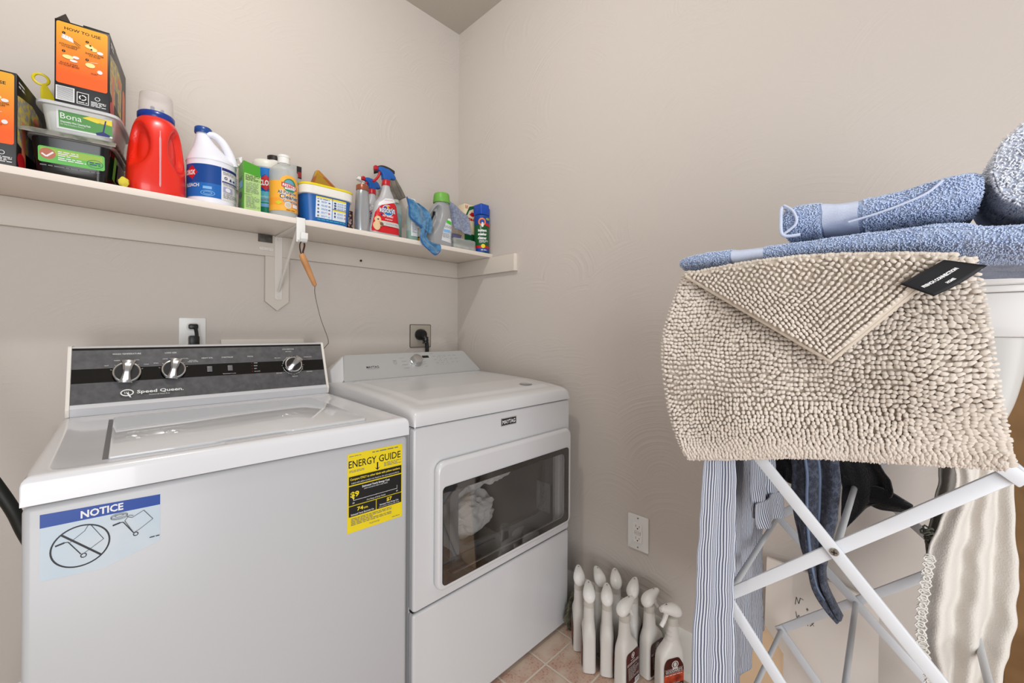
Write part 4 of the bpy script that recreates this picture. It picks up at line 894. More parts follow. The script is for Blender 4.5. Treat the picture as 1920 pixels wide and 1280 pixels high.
# amber case on lid
t = thing('amber_case', 'brown amber plastic case leaning on the yellow tub lid', 'case', (-.803, -.165, S + .1365))
AMB = M('amber_plastic', (150, 86, 40), .2, mottle=((170, 130, 30), 30, .45, .55))
bm = bmesh.new(); Mx = Matrix.Translation((.0, 0, .0)) @ Matrix.Rotation(math.radians(34), 4, 'Y')
prism(bm, [(-.027, .0), (.092, -.0622), (.092, -.0622), (-.012, .058), (-.02, .060)], -.012, .012, 'y') if 0 else None
prism(bm, [(-.026, .0), (.118, .0), (.112, .005), (.012, .084), (.002, .084)], -.011, .011, 'y', bev=.0015); obj('case_body', bm, AMB, t)
A = Art(); A.poly([(-.014, .004), (.092, .004), (.012, .070), (.004, .070)], M('amber_inside', (158, 122, 36), .3)); A.line(.008, .0815, .110, .005, .003, M('amber_edge', (176, 112, 84), .25)); A.pl([(-.004, .008), (.012, .030), (.03, .018), (.05, .012)], .003, M('amber_dark', (84, 40, 18), .3))
A.build('case_window', flat_y(0, -.0112, 0), t)
# dark slim box
t = thing('maroon_slim_box', 'dark slim patterned box between the blue tub and silver bottle', 'box', (-.684, -.150, S))
BX('carton', -.009, .009, -.055, .045, 0, .085, M('box_maroon', (70, 34, 34), .5, mottle=((190, 170, 160), 120, .56, .60)), t, .001)

# silver bottle
t = thing('silver_bottle', 'silver bottle with a copper brown cap beside the red stain spray', 'bottle', (-.650, -.232, S))
def sdent(x, y, z):
    if y < 0:
        q_ = (x / .014) ** 2 + ((z - .07) / .06) ** 2
        if q_ < 1: y += .004 * (1 - q_)
    return (x, y, z)
LOFT('bottle', [(0, .024, .020, 2.6), (.004, .027, .023, 2.6), (.06, .0275, .0235, 2.6), (.11, .026, .023, 2.5), (.148, .0245, .022, 2.3), (.165, .022, .020, 2)], M('bottle_silver', (168, 172, 176), .25, metal=.55), t, 48, k=5, deform=sdent)
LOFT('cap', [(.165, .0235, .0235), (.182, .0235, .0235), (.184, .0225, .0225)], M('cap_copper', (150, 84, 60), .3, metal=.3), t, 36)
bm = bmesh.new(); tube(bm, [(.018 * math.cos(a), .018 * math.sin(a), .1865) for a in [2 * PI * i / 24 for i in range(25)]], .002, 6); obj('wire_rim', bm, CHR, t)

# trigger sprayer bottles
def trig(bm, ox, oy, oz, sgn, s=1.0, mi=0, mt=1):
    """head pointing to sgn*x: shroud body (mi) ; nozzle+trigger (mt)"""
    pass
def stain_spray(label, loc, rz, sc=1.0):
    t = thing('stain_spray_bottle', label, 'spray bottle', loc, rz, 'red stain spray bottles'); t.scale = (sc, sc, sc)
    BODR = M('spray_red', (200, 22, 34), .3); GRYP = M('spray_grey', (176, 176, 178), .35); TB = M('trigger_blue', (30, 90, 168), .35); TR = M('trigger_red', (176, 22, 34), .35)
    secs = [(0, .056, .026, 3), (.004, .061, .029, 3), (.02, .0615, .030, 3), (.07, .054, .028, 2.8, .003), (.105, .049, .026, 2.6, .004), (.130, .044, .024, 2.4, .006), (.150, .033, .022, 2.3, .010), (.172, .024, .019, 2.1, .010), (.190, .017, .017, 2, .008), (.205, .015, .015, 2, .008)]
    LOFT('bottle', secs, GRYP, t, 48, k=5)
    prf = interp(secs, 6)
    def sm(a, b, d):
        z = min(max(b, .0), .2); zz = [q[0] for q in prf]; rx, ry, n_, cx_ = (float(np.interp(z, zz, [q[k] for q in prf])) for k in (1, 2, 3, 4))
        u = max(-.985, min(.985, (a - cx_) / rx)); return (cx_ + u * rx, -ry * (1 - abs(u) ** n_) ** (1 / n_) - d * 2.2 - .0006, z)
    A = Art()
    A.poly([(-.060, .010), (-.060, .022), (-.046, .085), (-.034, .105), (-.018, .120), (.010, .131), (.034, .134), (.046, .124), (.047, .112), (.052, .09), (.057, .06), (.063, .02), (.062, .008), (.02, .006), (-.03, .006)], BODR)
    A.poly([(-.036, .111), (.010, .136), (.040, .139), (.040, .150), (.022, .150), (-.006, .146), (-.030, .126)], PAPER); A.text('carpet pet stains', .008, .141, .004, RED, .036, rot=.12)
    A.ell(.002, .098, .024, .022, PAPER); A.ell(.002, .098, .022, .020, M('swirl_blue', (30, 120, 190), .4)); A.ell(.004, .107, .016, .010, M('swirl_yellow', (220, 180, 50), .4)); A.ell(-.008, .104, .008, .009, M('swirl_purple', (100, 60, 130), .4)); A.ell(.012, .112, .008, .005, RED)
    for m_, bo in ((INKB, .09), (PAPER, .03)): A.text('RESOLVE', .001, .097, .0165, m_, .066, bold=bo, rot=.06)
    A.text('PET EXPERT', .002, .074, .0065, PAPER, .046, bold=.03); A.ell(-.025, .077, .004, .004, INKB)
    A.para(-.012, .058, .020, .064, 2, PAPER, .45, 3); A.rect(-.035, .034, .056, .052, M('band_grey', (196, 194, 192), .4)); A.text('COLORS & TIME', .016, .043, .006, INKG, .050)
    A.ell(-.040, .055, .011, .014, M('dog_cream', (214, 182, 140), .5)); A.ell(-.034, .038, .014, .010, M('dog_tan', (196, 150, 112), .5)); A.ell(-.028, .038, .008, .007, M('cat_brown', (110, 80, 60), .5)); A.ell(-.040, .056, .003, .003, INK); A.ell(-.045, .030, .012, .018, M('dog_cream', (214, 182, 140), .5))
    A.build('front_label', sm, t, maxlen=.007, lay=.00008, label='red label with white lettering and rainbow swirl')
    LOFT('collar', [(.203, .0175, .0175, 2, .008), (.224, .0165, .0165, 2, .008), (.226, .015, .015, 2, .008)], TR, t, 28)
    bm = bmesh.new(); prism(bm, [(-.008, .226), (.022, .226), (.024, .236), (.046, .236), (.048, .244), (.036, .262), (.016, .272), (-.014, .274), (-.030, .270), (-.030, .258), (-.018, .252), (-.010, .242)], -.011, .011, 'y', bev=.004); obj('spray_head', bm, TB, t)
    bm = bmesh.new(); box(bm, -.044, -.0305, -.009, .009, .256, .273, .003); obj('nozzle', bm, TR, t)
    bm = bmesh.new(); tube(bm, spline([(-.020, 0, .256), (-.024, 0, .238), (-.034, 0, .222), (-.048, 0, .208)], 5), [.0065, .006, .005, .0045], 10) if 0 else tube(bm, spline([(-.020, 0, .254), (-.024, 0, .238), (-.034, 0, .222), (-.047, 0, .208)], 5), .0052, 10); obj('trigger', bm, TR, t)
    return t
stain_spray('red stain spray bottle with blue trigger in front, label facing out', (-.5655, -.247, S), 0)
stain_spray('second red stain spray with blue trigger, half hidden behind the silver bottle', (-.585, -.168, S), .1, .90)
# white sprayer behind, holding a grey cloth
t = thing('white_trigger_bottle', 'white trigger spray bottle behind the red stain sprays', 'spray bottle', (-.555, -.088, S))
LOFT('bottle', [(0, .038, .026, 3), (.12, .036, .025, 3), (.16, .022, .02), (.21, .014, .014)], M('spray_white_red', (196, 60, 60), .4), t, 32, k=3)
bm = bmesh.new(); prism(bm, [(-.01, .21), (.02, .21), (.022, .235), (.04, .24), (.034, .262), (0, .272), (-.05, .270), (-.054, .258), (-.02, .25), (-.012, .235)], -.011, .011, 'y', bev=.004); obj('spray_head', bm, WPL, t)
TUBE('trigger', [(-.024, 0, .252), (-.03, 0, .23), (-.044, 0, .21)], .006, WPL, t, 10, 4)

# sheets -------------------------------------------------------------------
def sheet(name, fn, nu, nv, m, parent=None, thick=.002, uv=(1, 1), seed=0, wr=0, wsc=30, off=0):
    V = []; 
    for i in range(nu + 1):
        for j in range(nv + 1):
            p = Vector(fn(i / nu, j / nv))
            if wr: p = p + noise.noise_vector(p * wsc + Vector((seed, 0, 0))) * wr
            V.append(p)
    Fc = [(i * (nv + 1) + j, (i + 1) * (nv + 1) + j, (i + 1) * (nv + 1) + j + 1, i * (nv + 1) + j + 1) for i in range(nu) for j in range(nv)]
    me = bpy.data.meshes.new(name); me.from_pydata(V, [], Fc); ul = me.uv_layers.new(name='UVMap')
    idx = np.zeros(len(me.loops), int); me.loops.foreach_get('vertex_index', idx)
    uvs = np.stack([(idx // (nv + 1)) / nu * uv[0], (idx % (nv + 1)) / nv * uv[1]], 1).astype(np.float32); ul.data.foreach_set('uv', uvs.ravel())
    o = link(name, me, m, parent, ang=180); s_ = o.modifiers.new('thickness', 'SOLIDIFY'); s_.thickness = thick; s_.offset = off
    return o
def poly_i(P, t):
    n = len(P) - 1; f = min(max(t, 0), 1) * n; i = min(int(f), n - 1); return Vector(P[i]).lerp(Vector(P[i + 1]), f - i)
def lr(Lp, Rp, amp=0, n=3, axis=(1, 0, 0), ph=0, taper=.3):
    Ls = spline(Lp, 6); Rs = spline(Rp, 6); ax = Vector(axis)
    return lambda u, v: poly_i(Ls, v).lerp(poly_i(Rs, v), u) + ax * (amp * (taper + (1 - taper) * v) * math.sin(u * n * 2 * PI + ph + v * 1.3))
CLG = M('cloth_grey_brown', (98, 92, 86), .95, bump=(260, .5, .002), mottle=((128, 120, 110), 24, .4, .6))
t = thing('cloth_duster', 'upright duster with a grey brown cloth head behind the red stain sprays', 'duster', (0, 0, 0))
TUBE('handle', [(-.462, -.052, S + .0006), (-.462, -.052, 1.70), (-.466, -.060, 1.835)], .009, M('duster_handle_black', (30, 28, 28), .4), t, 12)
sheet('cloth_head', lr([(-.505, -.088, 1.850), (-.480, -.088, 1.800), (-.455, -.088, 1.745), (-.430, -.090, 1.715)], [(-.440, -.080, 1.857), (-.413, -.080, 1.819), (-.392, -.082, 1.785), (-.376, -.085, 1.752)], .007, 2.5, (0, 1, 0)), 30, 30, CLG, t, .010)
sheet('head_top', lr([(-.535, -.095, 1.826), (-.500, -.095, 1.843), (-.465, -.092, 1.846), (-.436, -.088, 1.842)], [(-.525, -.085, 1.842), (-.495, -.082, 1.862), (-.470, -.080, 1.866), (-.438, -.080, 1.858)], .002, 1.5, (0, 1, 0)), 10, 24, M('rag_dark', (52, 48, 44), .95), t, .022)
# green liquid bottles
LIQ = M('liquid_green', (40, 130, 100), .05, alpha=.85); LIQ2 = M('liquid_pale_green', (110, 160, 130), .05, alpha=.6)
t = thing('teal_liquid_bottle', 'clear bottle half full of teal liquid behind the white labelled bottle', 'bottle', (-.468, -.160, S))
LOFT('bottle', [(0, .028, .022, 3), (.15, .028, .022, 3), (.165, .018, .016), (.172, .012, .012)], M('clear_teal', (170, 200, 196), .1, alpha=.4), t, 32, k=2)
LOFT('liquid', [(.002, .0265, .0205, 3), (.085, .0265, .0205, 3)], LIQ, t, 32); LOFT('upper_liquid', [(.086, .0265, .0205, 3), (.125, .0265, .0205, 3)], M('liquid_blue', (60, 140, 160), .1, alpha=.55), t, 32)
LOFT('cap', [(.172, .016, .016), (.186, .0155, .0155)], M('cap_pale_green', (196, 206, 190), .4), t, 24)
t = thing('clear_bottle', 'slim clear bottle with white label and pale green liquid beside the blue cloth', 'bottle', (-.427, -.232, S))
LOFT('bottle', [(0, .024, .020, 2.6), (.135, .0245, .0205, 2.6), (.150, .017, .016), (.156, .012, .012), (.166, .011, .011)], M('clear_teal', (170, 200, 196), .1, alpha=.4), t, 32, k=2)
LOFT('liquid', [(.002, .0225, .0185, 2.6), (.045, .0225, .0185, 2.6)], LIQ2, t, 32)
LOFT('cap', [(.158, .0165, .0165), (.166, .0175, .0175), (.168, .015, .015), (.178, .0145, .0145), (.182, .013, .013)], M('cap_white_round', (222, 224, 220), .35), t, 28)
A = Art(); A.rect(-.016, .022, .017, .128, M('label_grey_white', (206, 210, 214), .4)); A.para(-.013, .085, .014, .105, 4, INKG, .35, 3); A.para(-.013, .035, .014, .075, 7, INKG, .3, 4)
A.build('front_label', lambda a, b, d: (a, -.0203 * (1 - abs(min(abs(a) / .0245, .99)) ** 2.6) ** (1 / 2.6) - d - .0006, b), t, maxlen=.006)
t = thing('small_white_bottle', 'small white bottle with a yellow mark behind the hanging blue cloth', 'bottle', (-.380, -.222, S))
LOFT('bottle', [(0, .017, .017), (.05, .017, .017), (.06, .010, .010), (.068, .010, .010)], M('can_white', (222, 222, 220), .35), t, 28, k=2)
A = Art(); A.rect(-.022, .010, -.010, .030, M('print_gold', (222, 170, 40), .4)); A.rect(-.020, .022, -.013, .028, INK); A.build('label_mark', cyl(0, 0, 0, .0172, math.radians(-90)), t, maxlen=.004)
# blue cloth over edge
BCL = M('microfibre_blue', (56, 108, 150), .95, bump=(420, .7, .002), mottle=((86, 134, 170), 60, .4, .6), sheen=.3)
t = thing('blue_cloth', 'blue microfibre cloth hanging over the shelf edge beside the grey bottle', 'cloth')
YE = -.2905
fnA = lr([(-.462, -.262, 1.688), (-.455, -.268, 1.655), (-.448, -.270, 1.620), (-.445, -.272, 1.600)], [(-.380, -.258, 1.690), (-.355, -.262, 1.655), (-.342, -.266, 1.620), (-.352, -.272, 1.575)], .008, 1.6, (0, 1, 0), .6)
sheet('upper_fold', lr([(-0.474, -.266, 1.692), (-0.466, -.270, 1.655), (-0.464, -.275, 1.612), (-0.436, -.280, 1.590), (-0.404, -.284, 1.565)], [(-0.416, -.262, 1.678), (-0.368, -.266, 1.650), (-0.356, -.272, 1.60), (-0.366, -.280, 1.570), (-0.372, -.286, 1.550)], .009, 1.5, (0, 1, 0), .4, .6), 40, 40, BCL, t, .004)
sheet('hanging_corner', lr([(-0.405, -.284, 1.60), (-0.416, -.286, 1.56), (-0.422, -.288, 1.525), (-0.415, -.296, 1.500), (-0.392, -.300, 1.480), (-0.358, -.300, 1.462)], [(-0.375, -.280, 1.62), (-0.382, -.284, 1.57), (-0.392, -.288, 1.535), (-0.370, -.298, 1.512), (-0.335, -.303, 1.508), (-0.330, -.302, 1.485)], .006, 1.2, (0, 1, 0), 2.0, .7), 36, 50, BCL, t, .0045)
bm = bmesh.new(); tube(bm, spline([(-0.474, -.268, 1.692), (-0.466, -.272, 1.655), (-0.464, -.277, 1.612), (-0.436, -.282, 1.589), (-0.406, -.286, 1.565)], 8), .0022, 6); tube(bm, spline([(-0.422, -.291, 1.525), (-0.415, -.300, 1.500), (-0.392, -.304, 1.480), (-0.358, -.304, 1.461), (-0.332, -.306, 1.484), (-0.336, -.308, 1.506)], 8), .0018, 6)
obj('hem', bm, M('hem_blue', (34, 84, 160), .8), t)

# grey carpet-cleaner bottle with green cap
t = thing('carpet_cleaner_bottle', 'grey bottle with bright green cap and dark grip hollow', 'bottle', (-.2950, -.232, S))
GB = M('bottle_grey', (150, 151, 153), .3, coat=.2)
def gd(x, y, z):
    if y < 0:
        # slanted grip hollow
        ax_ = x + .030 - (z - .12) * .35; q_ = (ax_ / .023) ** 2 + ((z - .115) / .066) ** 2
        k = 1 / (1 + math.exp((q_ - .85) * 9)); y += .034 * k
        if z > .10 and x > .01: y += .0012 * math.sin((z + x * .4) * 2 * PI / .012) * (1 / (1 + math.exp(-(x - .018) * 400)))
    return (x, y, z)
LOFT('bottle', [(0, .060, .036, 4), (.004, .063, .039, 4), (.02, .0635, .040, 4), (.09, .061, .039, 3.5, .002), (.13, .056, .037, 3.2, .006), (.165, .047, .034, 2.8, .012), (.188, .037, .031, 2.4, .018), (.199, .033, .030, 2, .020)], GB, t, 96, k=8, deform=gd, ang=70)
bm = bmesh.new(); tube(bm, spline([(-.028, -.0125, .150), (-.030, -.0125, .138), (-.042, -.0125, .112), (-.052, -.0125, .085)], 6), [.004] + [.010] * 6 + [.0065] * 6 + [.0045] * 5 + [.002], 14, flat=.55); obj('grip_hole', bm, GLB, t)
LOFT('cap', [(.199, .0375, .0375, 2, .020), (.202, .0385, .0385, 2, .020), (.236, .0350, .0350, 2, .020), (.241, .033, .033, 2, .020), (.2425, .030, .030, 2, .020)], M('cap_green', (108, 168, 68), .4), t, 56)
A = Art(); A.poly([(-.008, .022), (.058, .016), (.056, .118), (.046, .128), (.030, .126), (.018, .108), (.002, .070)], M('label_grey_white', (206, 210, 214), .4)); A.poly([(.019, .104), (.057, .098), (.056, .113), (.022, .119)], M('print_neon_green', (60, 190, 40), .4)); A.poly([(.026, .120), (.053, .1165), (.046, .128), (.034, .127)], PAPER)
A.para(.008, .082, .052, .094, 3, INKG, .35, 3); A.rect(.002, .062, .040, .074, LBLU); A.para(-.002, .036, .038, .058, 5, INKG, .35, 4)
for k in range(6): A.rect(.043, .036 + k * .006, .054, .0385 + k * .006, INKG)
def gm(a, b, d):
    k = b / .13; rx = .0635 - .006 * k; cx_ = .005 * k; u = min(abs(a - cx_) / rx, .97); return (a, -(.040 - .003 * k) * (1 - u ** 3.6) ** (1 / 3.6) - d - .001, b)
A.build('front_label', gm, t, maxlen=.007, lay=.00007)
# clear packet
t = thing('clear_packet', 'clear plastic packet lying flat under the grey cloth on the shelf', 'packet', (-.155, -.205, S))
bm = bmesh.new(); box(bm, -.072, .062, -.060, .055, .0005, .052, .010, 3)
bmesh.ops.subdivide_edges(bm, edges=[e for e in bm.edges if e.calc_length() > .03], cuts=7, use_grid_fill=True)
for v in bm.verts: v.co += noise.noise_vector(v.co * 40) * .003 * (1 if v.co.z > .004 else 0)
obj('film', bm, M('film_clear', (186, 192, 188), .12, alpha=.5), t)
BX('paper_insert', -.066, .056, -.052, .048, .003, .020, M('insert_green_grey', (150, 168, 156), .5, mottle=((206, 206, 200), 60, .45, .55)), t, .002)
BX('red_stripe', -.066, .056, -.0535, -.0525, .0215, .0235, M('print_rose', (190, 110, 110), .4), t, 0)
bm = bmesh.new()
for k in range(4): tube(bm, spline([(-.06, -.045 + .01 * k, .040 - .003 * k), (-.02, -.048, .044 - .004 * k), (.02, -.045, .034 - .004 * k), (.055, -.04, .036 + .003 * k)], 6), .0028, 8)
obj('black_cord', bm, BLK, t)
# grey microfibre cloth
GCL = M('microfibre_grey', (112, 122, 148), .95, bump=(380, .8, .002), mottle=((140, 148, 168), 90, .4, .6), sheen=.3)
t = thing('grey_blue_cloth', 'grey blue cloth spread over the clear packet beside the green box', 'cloth')
sheet('cloth', lr([(-.215, -.185, 1.765), (-.210, -.200, 1.72), (-.205, -.215, 1.66), (-.200, -.235, 1.615)], [(-.105, -.205, 1.700), (-.108, -.222, 1.675), (-.118, -.240, 1.64), (-.130, -.262, 1.590)], .006, 1.4, (0, 1, 0), 1.0, .5), 36, 36, GCL, t, .004)
sheet('tucked_fold', lr([(-.215, -.19, 1.60), (-.212, -.20, 1.585)], [(-.13, -.19, 1.60), (-.14, -.20, 1.582)], .004, 1, (0, 1, 0)), 12, 6, M('cloth_lilac', (120, 118, 156), .95), t, .01)
# descaler box
t = thing('descaler_box', 'green and cream cleaner box in the corner behind the aerosol can', 'box', (-.112, -.195, S))
BX('carton', 0, .090, 0, .055, 0, .245, M('carton_cream', (224, 208, 176), .45), t, .0012)
A = Art(); DG = M('print_dark_green', (20, 92, 50), .4); A.poly([(.0005, .175), (.03, .235), (.06, .2445), (.0895, .2445), (.0895, .0), (.0005, .0)], DG); A.poly([(.010, .175), (.03, .215), (.055, .228), (.070, .215), (.074, .16), (.0895 - .015, .10), (.010, .10)], M('carton_cream', (224, 208, 176), .45)); A.poly([(.030, .195), (.045, .210), (.062, .208), (.060, .190), (.045, .188)], RED)
A.text('Lime-A', .040, .176, .018, RED, .060, bold=.05); A.para(.002, .222, .026, .240, 3, RED, .4, 2)
A.build('front_print', flat_y(0, -.0002, 0), t)
# aerosol can
t = thing('sneaker_cleaner_can', 'tall aerosol can of sneaker cleaner with blue cap at the shelf corner', 'spray can', (-.0415, -.2425, S))
LOFT('can', [(0, .035, .035), (.002, .0375, .0375), (.178, .0375, .0375), (.184, .034, .034)], M('can_green', (16, 84, 40), .3), t, 48)
bm = bmesh.new(); box(bm, -.030, .024, -.030, .030, .186, .240, .006, 3); box(bm, .018, .0345, -.022, .022, .186, .228, .005, 3); obj('cap', bm, M('cap_royal_blue', (22, 74, 176), .3), t)
A = Art(); r_ = .0377; A.rect(-.058, .004, .058, .022, PBLU); A.rect(-.058, .022, .058, .034, RED); A.poly([(-.058, .135), (.058, .140), (.058, .182), (-.058, .182)], PBLU); A.poly([(.010, .132), (.058, .128), (.058, .142), (.010, .146)], RED)
A.ringe(-.008, .150, .019, .019, .007, ORG); A.ell(-.008, .148, .010, .010, PBLU); A.ell(-.006, .136, .006, .012, PAPER); A.ell(.025, .166, .014, .006, M('print_moss', (150, 170, 60), .4))
for i, s_ in enumerate(('instant', 'sneaker', 'cleaner')): A.text(s_, -.006, .109 - i * .0185, .0125, PAPER, .044, bold=.05)
A.para(-.022, .048, .024, .062, 3, PAPER, .45, 3); A.ell(-.002, .032, .010, .010, PYEL); A.para(-.012, .010, .018, .016, 1, PAPER, .5, 4)
A.build('wrap_print', cyl(0, 0, 0, r_, math.radians(-116)), t, maxlen=.006, lay=.00007, label='green can print with white lettering')
#PART5
# ------------------------------------------------------------------ polish spray bottles on the floor
BW = M('bottle_white', (214, 211, 206), .38); HWH = M('head_white', (242, 241, 238), .28); COL = M('collar_white', (204, 200, 192), .25)
MAR = M('label_maroon', (62, 18, 16), .3, mottle=((88, 26, 20), 20, .4, .7)); FIRE = M('print_ember', (190, 70, 34), .35, mottle=((120, 30, 20), 40, .4, .6)); LTXT = M('print_label_grey', (205, 200, 196), .4)
PB = [((-.138, -.905), 40, 'white polish spray bottle nearest the dryer, in the back left of the cluster'),
      ((-.093, -.959), 50, 'white polish spray bottle in the back row, second from the dryer'),
      ((-.061, -1.010), 36, 'white polish spray bottle against the baseboard, third in the back row'),
      ((-.191, -.984), 38, 'white polish spray bottle at the front left corner of the cluster'),
      ((-.160, -1.036), 33, 'white polish spray bottle in the front row, middle, narrow side showing'),
      ((-.062, -1.082), 18, 'white polish spray bottle in the back row behind the two front right ones'),
      ((-.166, -1.113), -4, 'white polish spray bottle in front with a maroon back label and barcode'),
      ((-.068, -1.150), -10, 'white polish spray bottle second from the right, head tilted to the wall'),
      ((-.094, -1.222), 152, 'rightmost polish spray bottle, nozzle and trigger turned left, front label showing')]
def polish():
    t = thing('polish_spray_bottle', PB[0][2], 'spray bottle', (0, 0, .0005), 0, 'white polish spray bottles on the floor')
    def rid(x, y, z):
        k = max(0, 1 - abs(z - .178) / .030)
        return (x + .0022 * k * math.sin((z - .150) * 2 * PI / .014) * (1 if x > 0 else 0), y, z)
    LOFT('bottle', [(0, .0385, .0205, 4), (.003, .043, .0228, 4.5), (.012, .0440, .0235, 4.5), (.085, .0435, .0235, 4.2), (.118, .0425, .0232, 3.6, -.001), (.136, .037, .0215, 2.8, -.004), (.150, .0285, .0200, 2.3, -.008), (.165, .0220, .0185, 2.1, -.011), (.190, .0190, .0178, 2, -.012), (.207, .0172, .0168, 2, -.012), (.212, .0135, .0135, 2, -.012)], BW, t, 56, k=6, deform=rid, ang=70)
    LOFT('collar', [(.209, .0175, .0175, 2, -.012), (.211, .0182, .0182, 2, -.012), (.230, .0170, .0170, 2, -.012), (.233, .0120, .0120, 2, -.012)], COL, t, 32)
    # teardrop head, lofted along x
    bm = bmesh.new(); rows = []; N = 28
    st = [(-.036, .001, .001, .2425), (-.0348, .0070, .0075, .2430), (-.030, .0128, .0125, .2445), (-.022, .0162, .0158, .2470), (-.012, .0172, .0170, .2500), (-.001, .0162, .0160, .2530), (.010, .0140, .0140, .2560), (.019, .0118, .0115, .2585), (.026, .0100, .0098, .2600), (.0305, .0090, .0090, .2605), (.0325, .0074, .0074, .2605), (.0327, .0005, .0005, .2605)]
    S_ = interp([(a, b * 1.22, c * 1.16, 2, d, 0) for a, b, c, d in st], 3)
    for x, ry, rz, n_, cz, _ in S_:
        rows.append([bm.verts.new((x - .006, max(ry, .0003) * math.cos(2 * PI * i / N), cz + max(rz, .0003) * math.sin(2 * PI * i / N))) for i in range(N)])
    for p, q in zip(rows, rows[1:]):
        for i in range(N): bm.faces.new((p[i], p[(i + 1) % N], q[(i + 1) % N], q[i]))
    bm.faces.new(rows[0][::-1]); bm.faces.new(rows[-1])
    h = obj('spray_head', bm, HWH, t, ang=80)
    A = Art(); A.poly([(.009, -.0030), (.0155, 0), (.009, .0030)], INKG); A.build('arrow_mark', lambda a, b, d: (a, b, .2586 + .0148 - (a - .009) * .12 + d * 2), h)
    bm = bmesh.new(); tube(bm, [(.022, 0, .2605), (.033, 0, .2608)], [.0080, .0074], 16); tube(bm, [(.033, 0, .2608), (.0335, 0, .2608)], .003, 12); obj('nozzle', bm, HWH, t)
    bm = bmesh.new(); tube(bm, spline([(.008, 0, .250), (.014, 0, .236), (.020, 0, .222), (.030, 0, .208)], 5), [.006] * 8 + [.0055] * 8, 12, flat=1.2); obj('trigger', bm, HWH, t)
    def lab(s, nm, front):
        A = Art(); shp = rpoly([(-.036, .012), (.036, .012), (.0365, .090), (.018, .119), (-.026, .119), (-.036, .100)], .010)
        if not front: shp = rpoly([(-.036, .012), (.036, .012), (.0365, .105), (.030, .118), (-.030, .118), (-.036, .105)], .008)
        A.poly(shp, MAR)
        if front:
            A.poly([(-.036, .046), (.036, .040), (.036, .074), (-.036, .070)], FIRE)
            A.ringe(.004, .098, .0125, .0115, .003, LTXT, a0=0, a1=360); A.ell(.004, .098, .006, .007, LTXT); A.rect(-.006, .084, .014, .088, LTXT)
            A.text("GODDARD'S", .0, .080, .0085, LTXT, .062, bold=.02); A.line(-.034, .086, .034, .087, .0007, LTXT); A.line(-.034, .0735, .034, .0735, .0007, LTXT); A.para(-.032, .066, .030, .0705, 1, LTXT, .5, 3)
            A.text('LONG SHINE', .006, .0415, .0045, LTXT, .030); A.text('CABINET & WOOD', .0, .0335, .0062, LTXT, .060, bold=.03); A.para(-.016, .018, .020, .028, 3, LTXT, .45, 4)
        else:
            A.ringe(.0, .104, .009, .009, .0025, LTXT); A.ell(0, .104, .004, .005, LTXT); A.para(-.012, .089, .012, .093, 1, LTXT, .6, 2); A.para(-.032, .078, .032, .086, 2, LTXT, .5, 5); A.para(-.028, .036, .030, .074, 10, LTXT, .33, 6)
            A.rect(.006, .014, .030, .030, PAPER)
            for k in range(8): A.rect(.0075 + k * .0028, .0165, .0085 + k * .0028 + (k % 3) * .0004, .0285, INK)
        o = A.build(nm, (lambda a, b, d: (a, -(.0235 - .00002) - d - .0004, b)) if s < 0 else (lambda a, b, d: (-a, .0235 + d + .0004, b)), t, lay=.00006)
        return o
    lab(-1, 'back_label', False); lab(1, 'front_label', True); return t
def dup(root, loc, rz, label):
    r = root.copy(); C.objects.link(r); r.location = loc; r.rotation_euler = (0, 0, rz); r['label'] = label
    for ch in list(root.children):
        c = ch.copy(); C.objects.link(c); c.parent = r
        for g in ch.children: d = g.copy(); C.objects.link(d); d.parent = c
    return r
p0 = polish()
for (x, y), ph, lb in PB[1:]: dup(p0, (x, y, .0005), math.radians(ph), lb)
p0.location = (*PB[0][0], .0005); p0.rotation_euler = (0, 0, math.radians(PB[0][1]))
tag(lump('floor_rag', (-.083, -.842, .060), (.040, .013, .052), M('rag_olive', (92, 92, 78), .95, bump=(200, .6, .003), mottle=((120, 118, 100), 30, .4, .6)), .5, 12, sub=5, sc=4), 'crumpled olive grey rag on the floor beside the dryer corner', 'rag')

# ------------------------------------------------------------------ drying rack
RK = M('rack_white', (214, 217, 222), .32); RD = M('rack_rod', (196, 198, 200), .35)
t = thing('drying_rack', 'white folding scissor drying rack standing against the right wall', 'drying rack', (-.345, -1.69, 0))
base = Vector((-.345, -1.69, 0))
def bar(name, x, a, b, par, off=0, scr=()):
    a = Vector((x + off, a[0], a[1])) - base; b = Vector((x + off, b[0], b[1])) - base; d = (b - a).normalized(); nrm = Vector((1, 0, 0)); sd = d.cross(nrm)
    bm = bmesh.new(); L_ = (b - a).length + .024; c_ = (a + b) / 2
    Mx = Matrix(((nrm.x, d.x, sd.x, c_.x), (nrm.y, d.y, sd.y, c_.y), (nrm.z, d.z, sd.z, c_.z), (0, 0, 0, 1)))
    box(bm, -.0035, .0035, -L_ / 2, L_ / 2, -.0095, .0095, .0022, 2, mat=Mx); o = obj(name, bm, RK, par)
    for s in scr:
        p = Vector((x + off, s[0], s[1])) - base; b4 = bmesh.new(); tube(b4, [p + Vector((-.0034, 0, 0)), p + Vector((-.0052, 0, 0))], .0058, 20); b4.faces.ensure_lookup_table()
        so = obj('screw', b4, STEEL, o)
        b4 = bmesh.new(); q = p + Vector((-.0053, 0, 0)); box(b4, q.x - .0002, q.x + .0001, q.y - .0035, q.y + .0035, q.z - .0007, q.z + .0007); box(b4, q.x - .0002, q.x + .0001, q.y - .0007, q.y + .0007, q.z - .0035, q.z + .0035); box(b4, q.x + .0, q.x + .0001, q.y - .003, q.y + .003, q.z - .003, q.z + .003) if 0 else None
        obj('screw_slot', b4, GAP, o)
    return o
XF, XB = -.560, -.128
fL = [(-1.522, .010), (-1.520, .330), (-1.534, .655), (-1.545, .968), (-1.550, 1.225)]
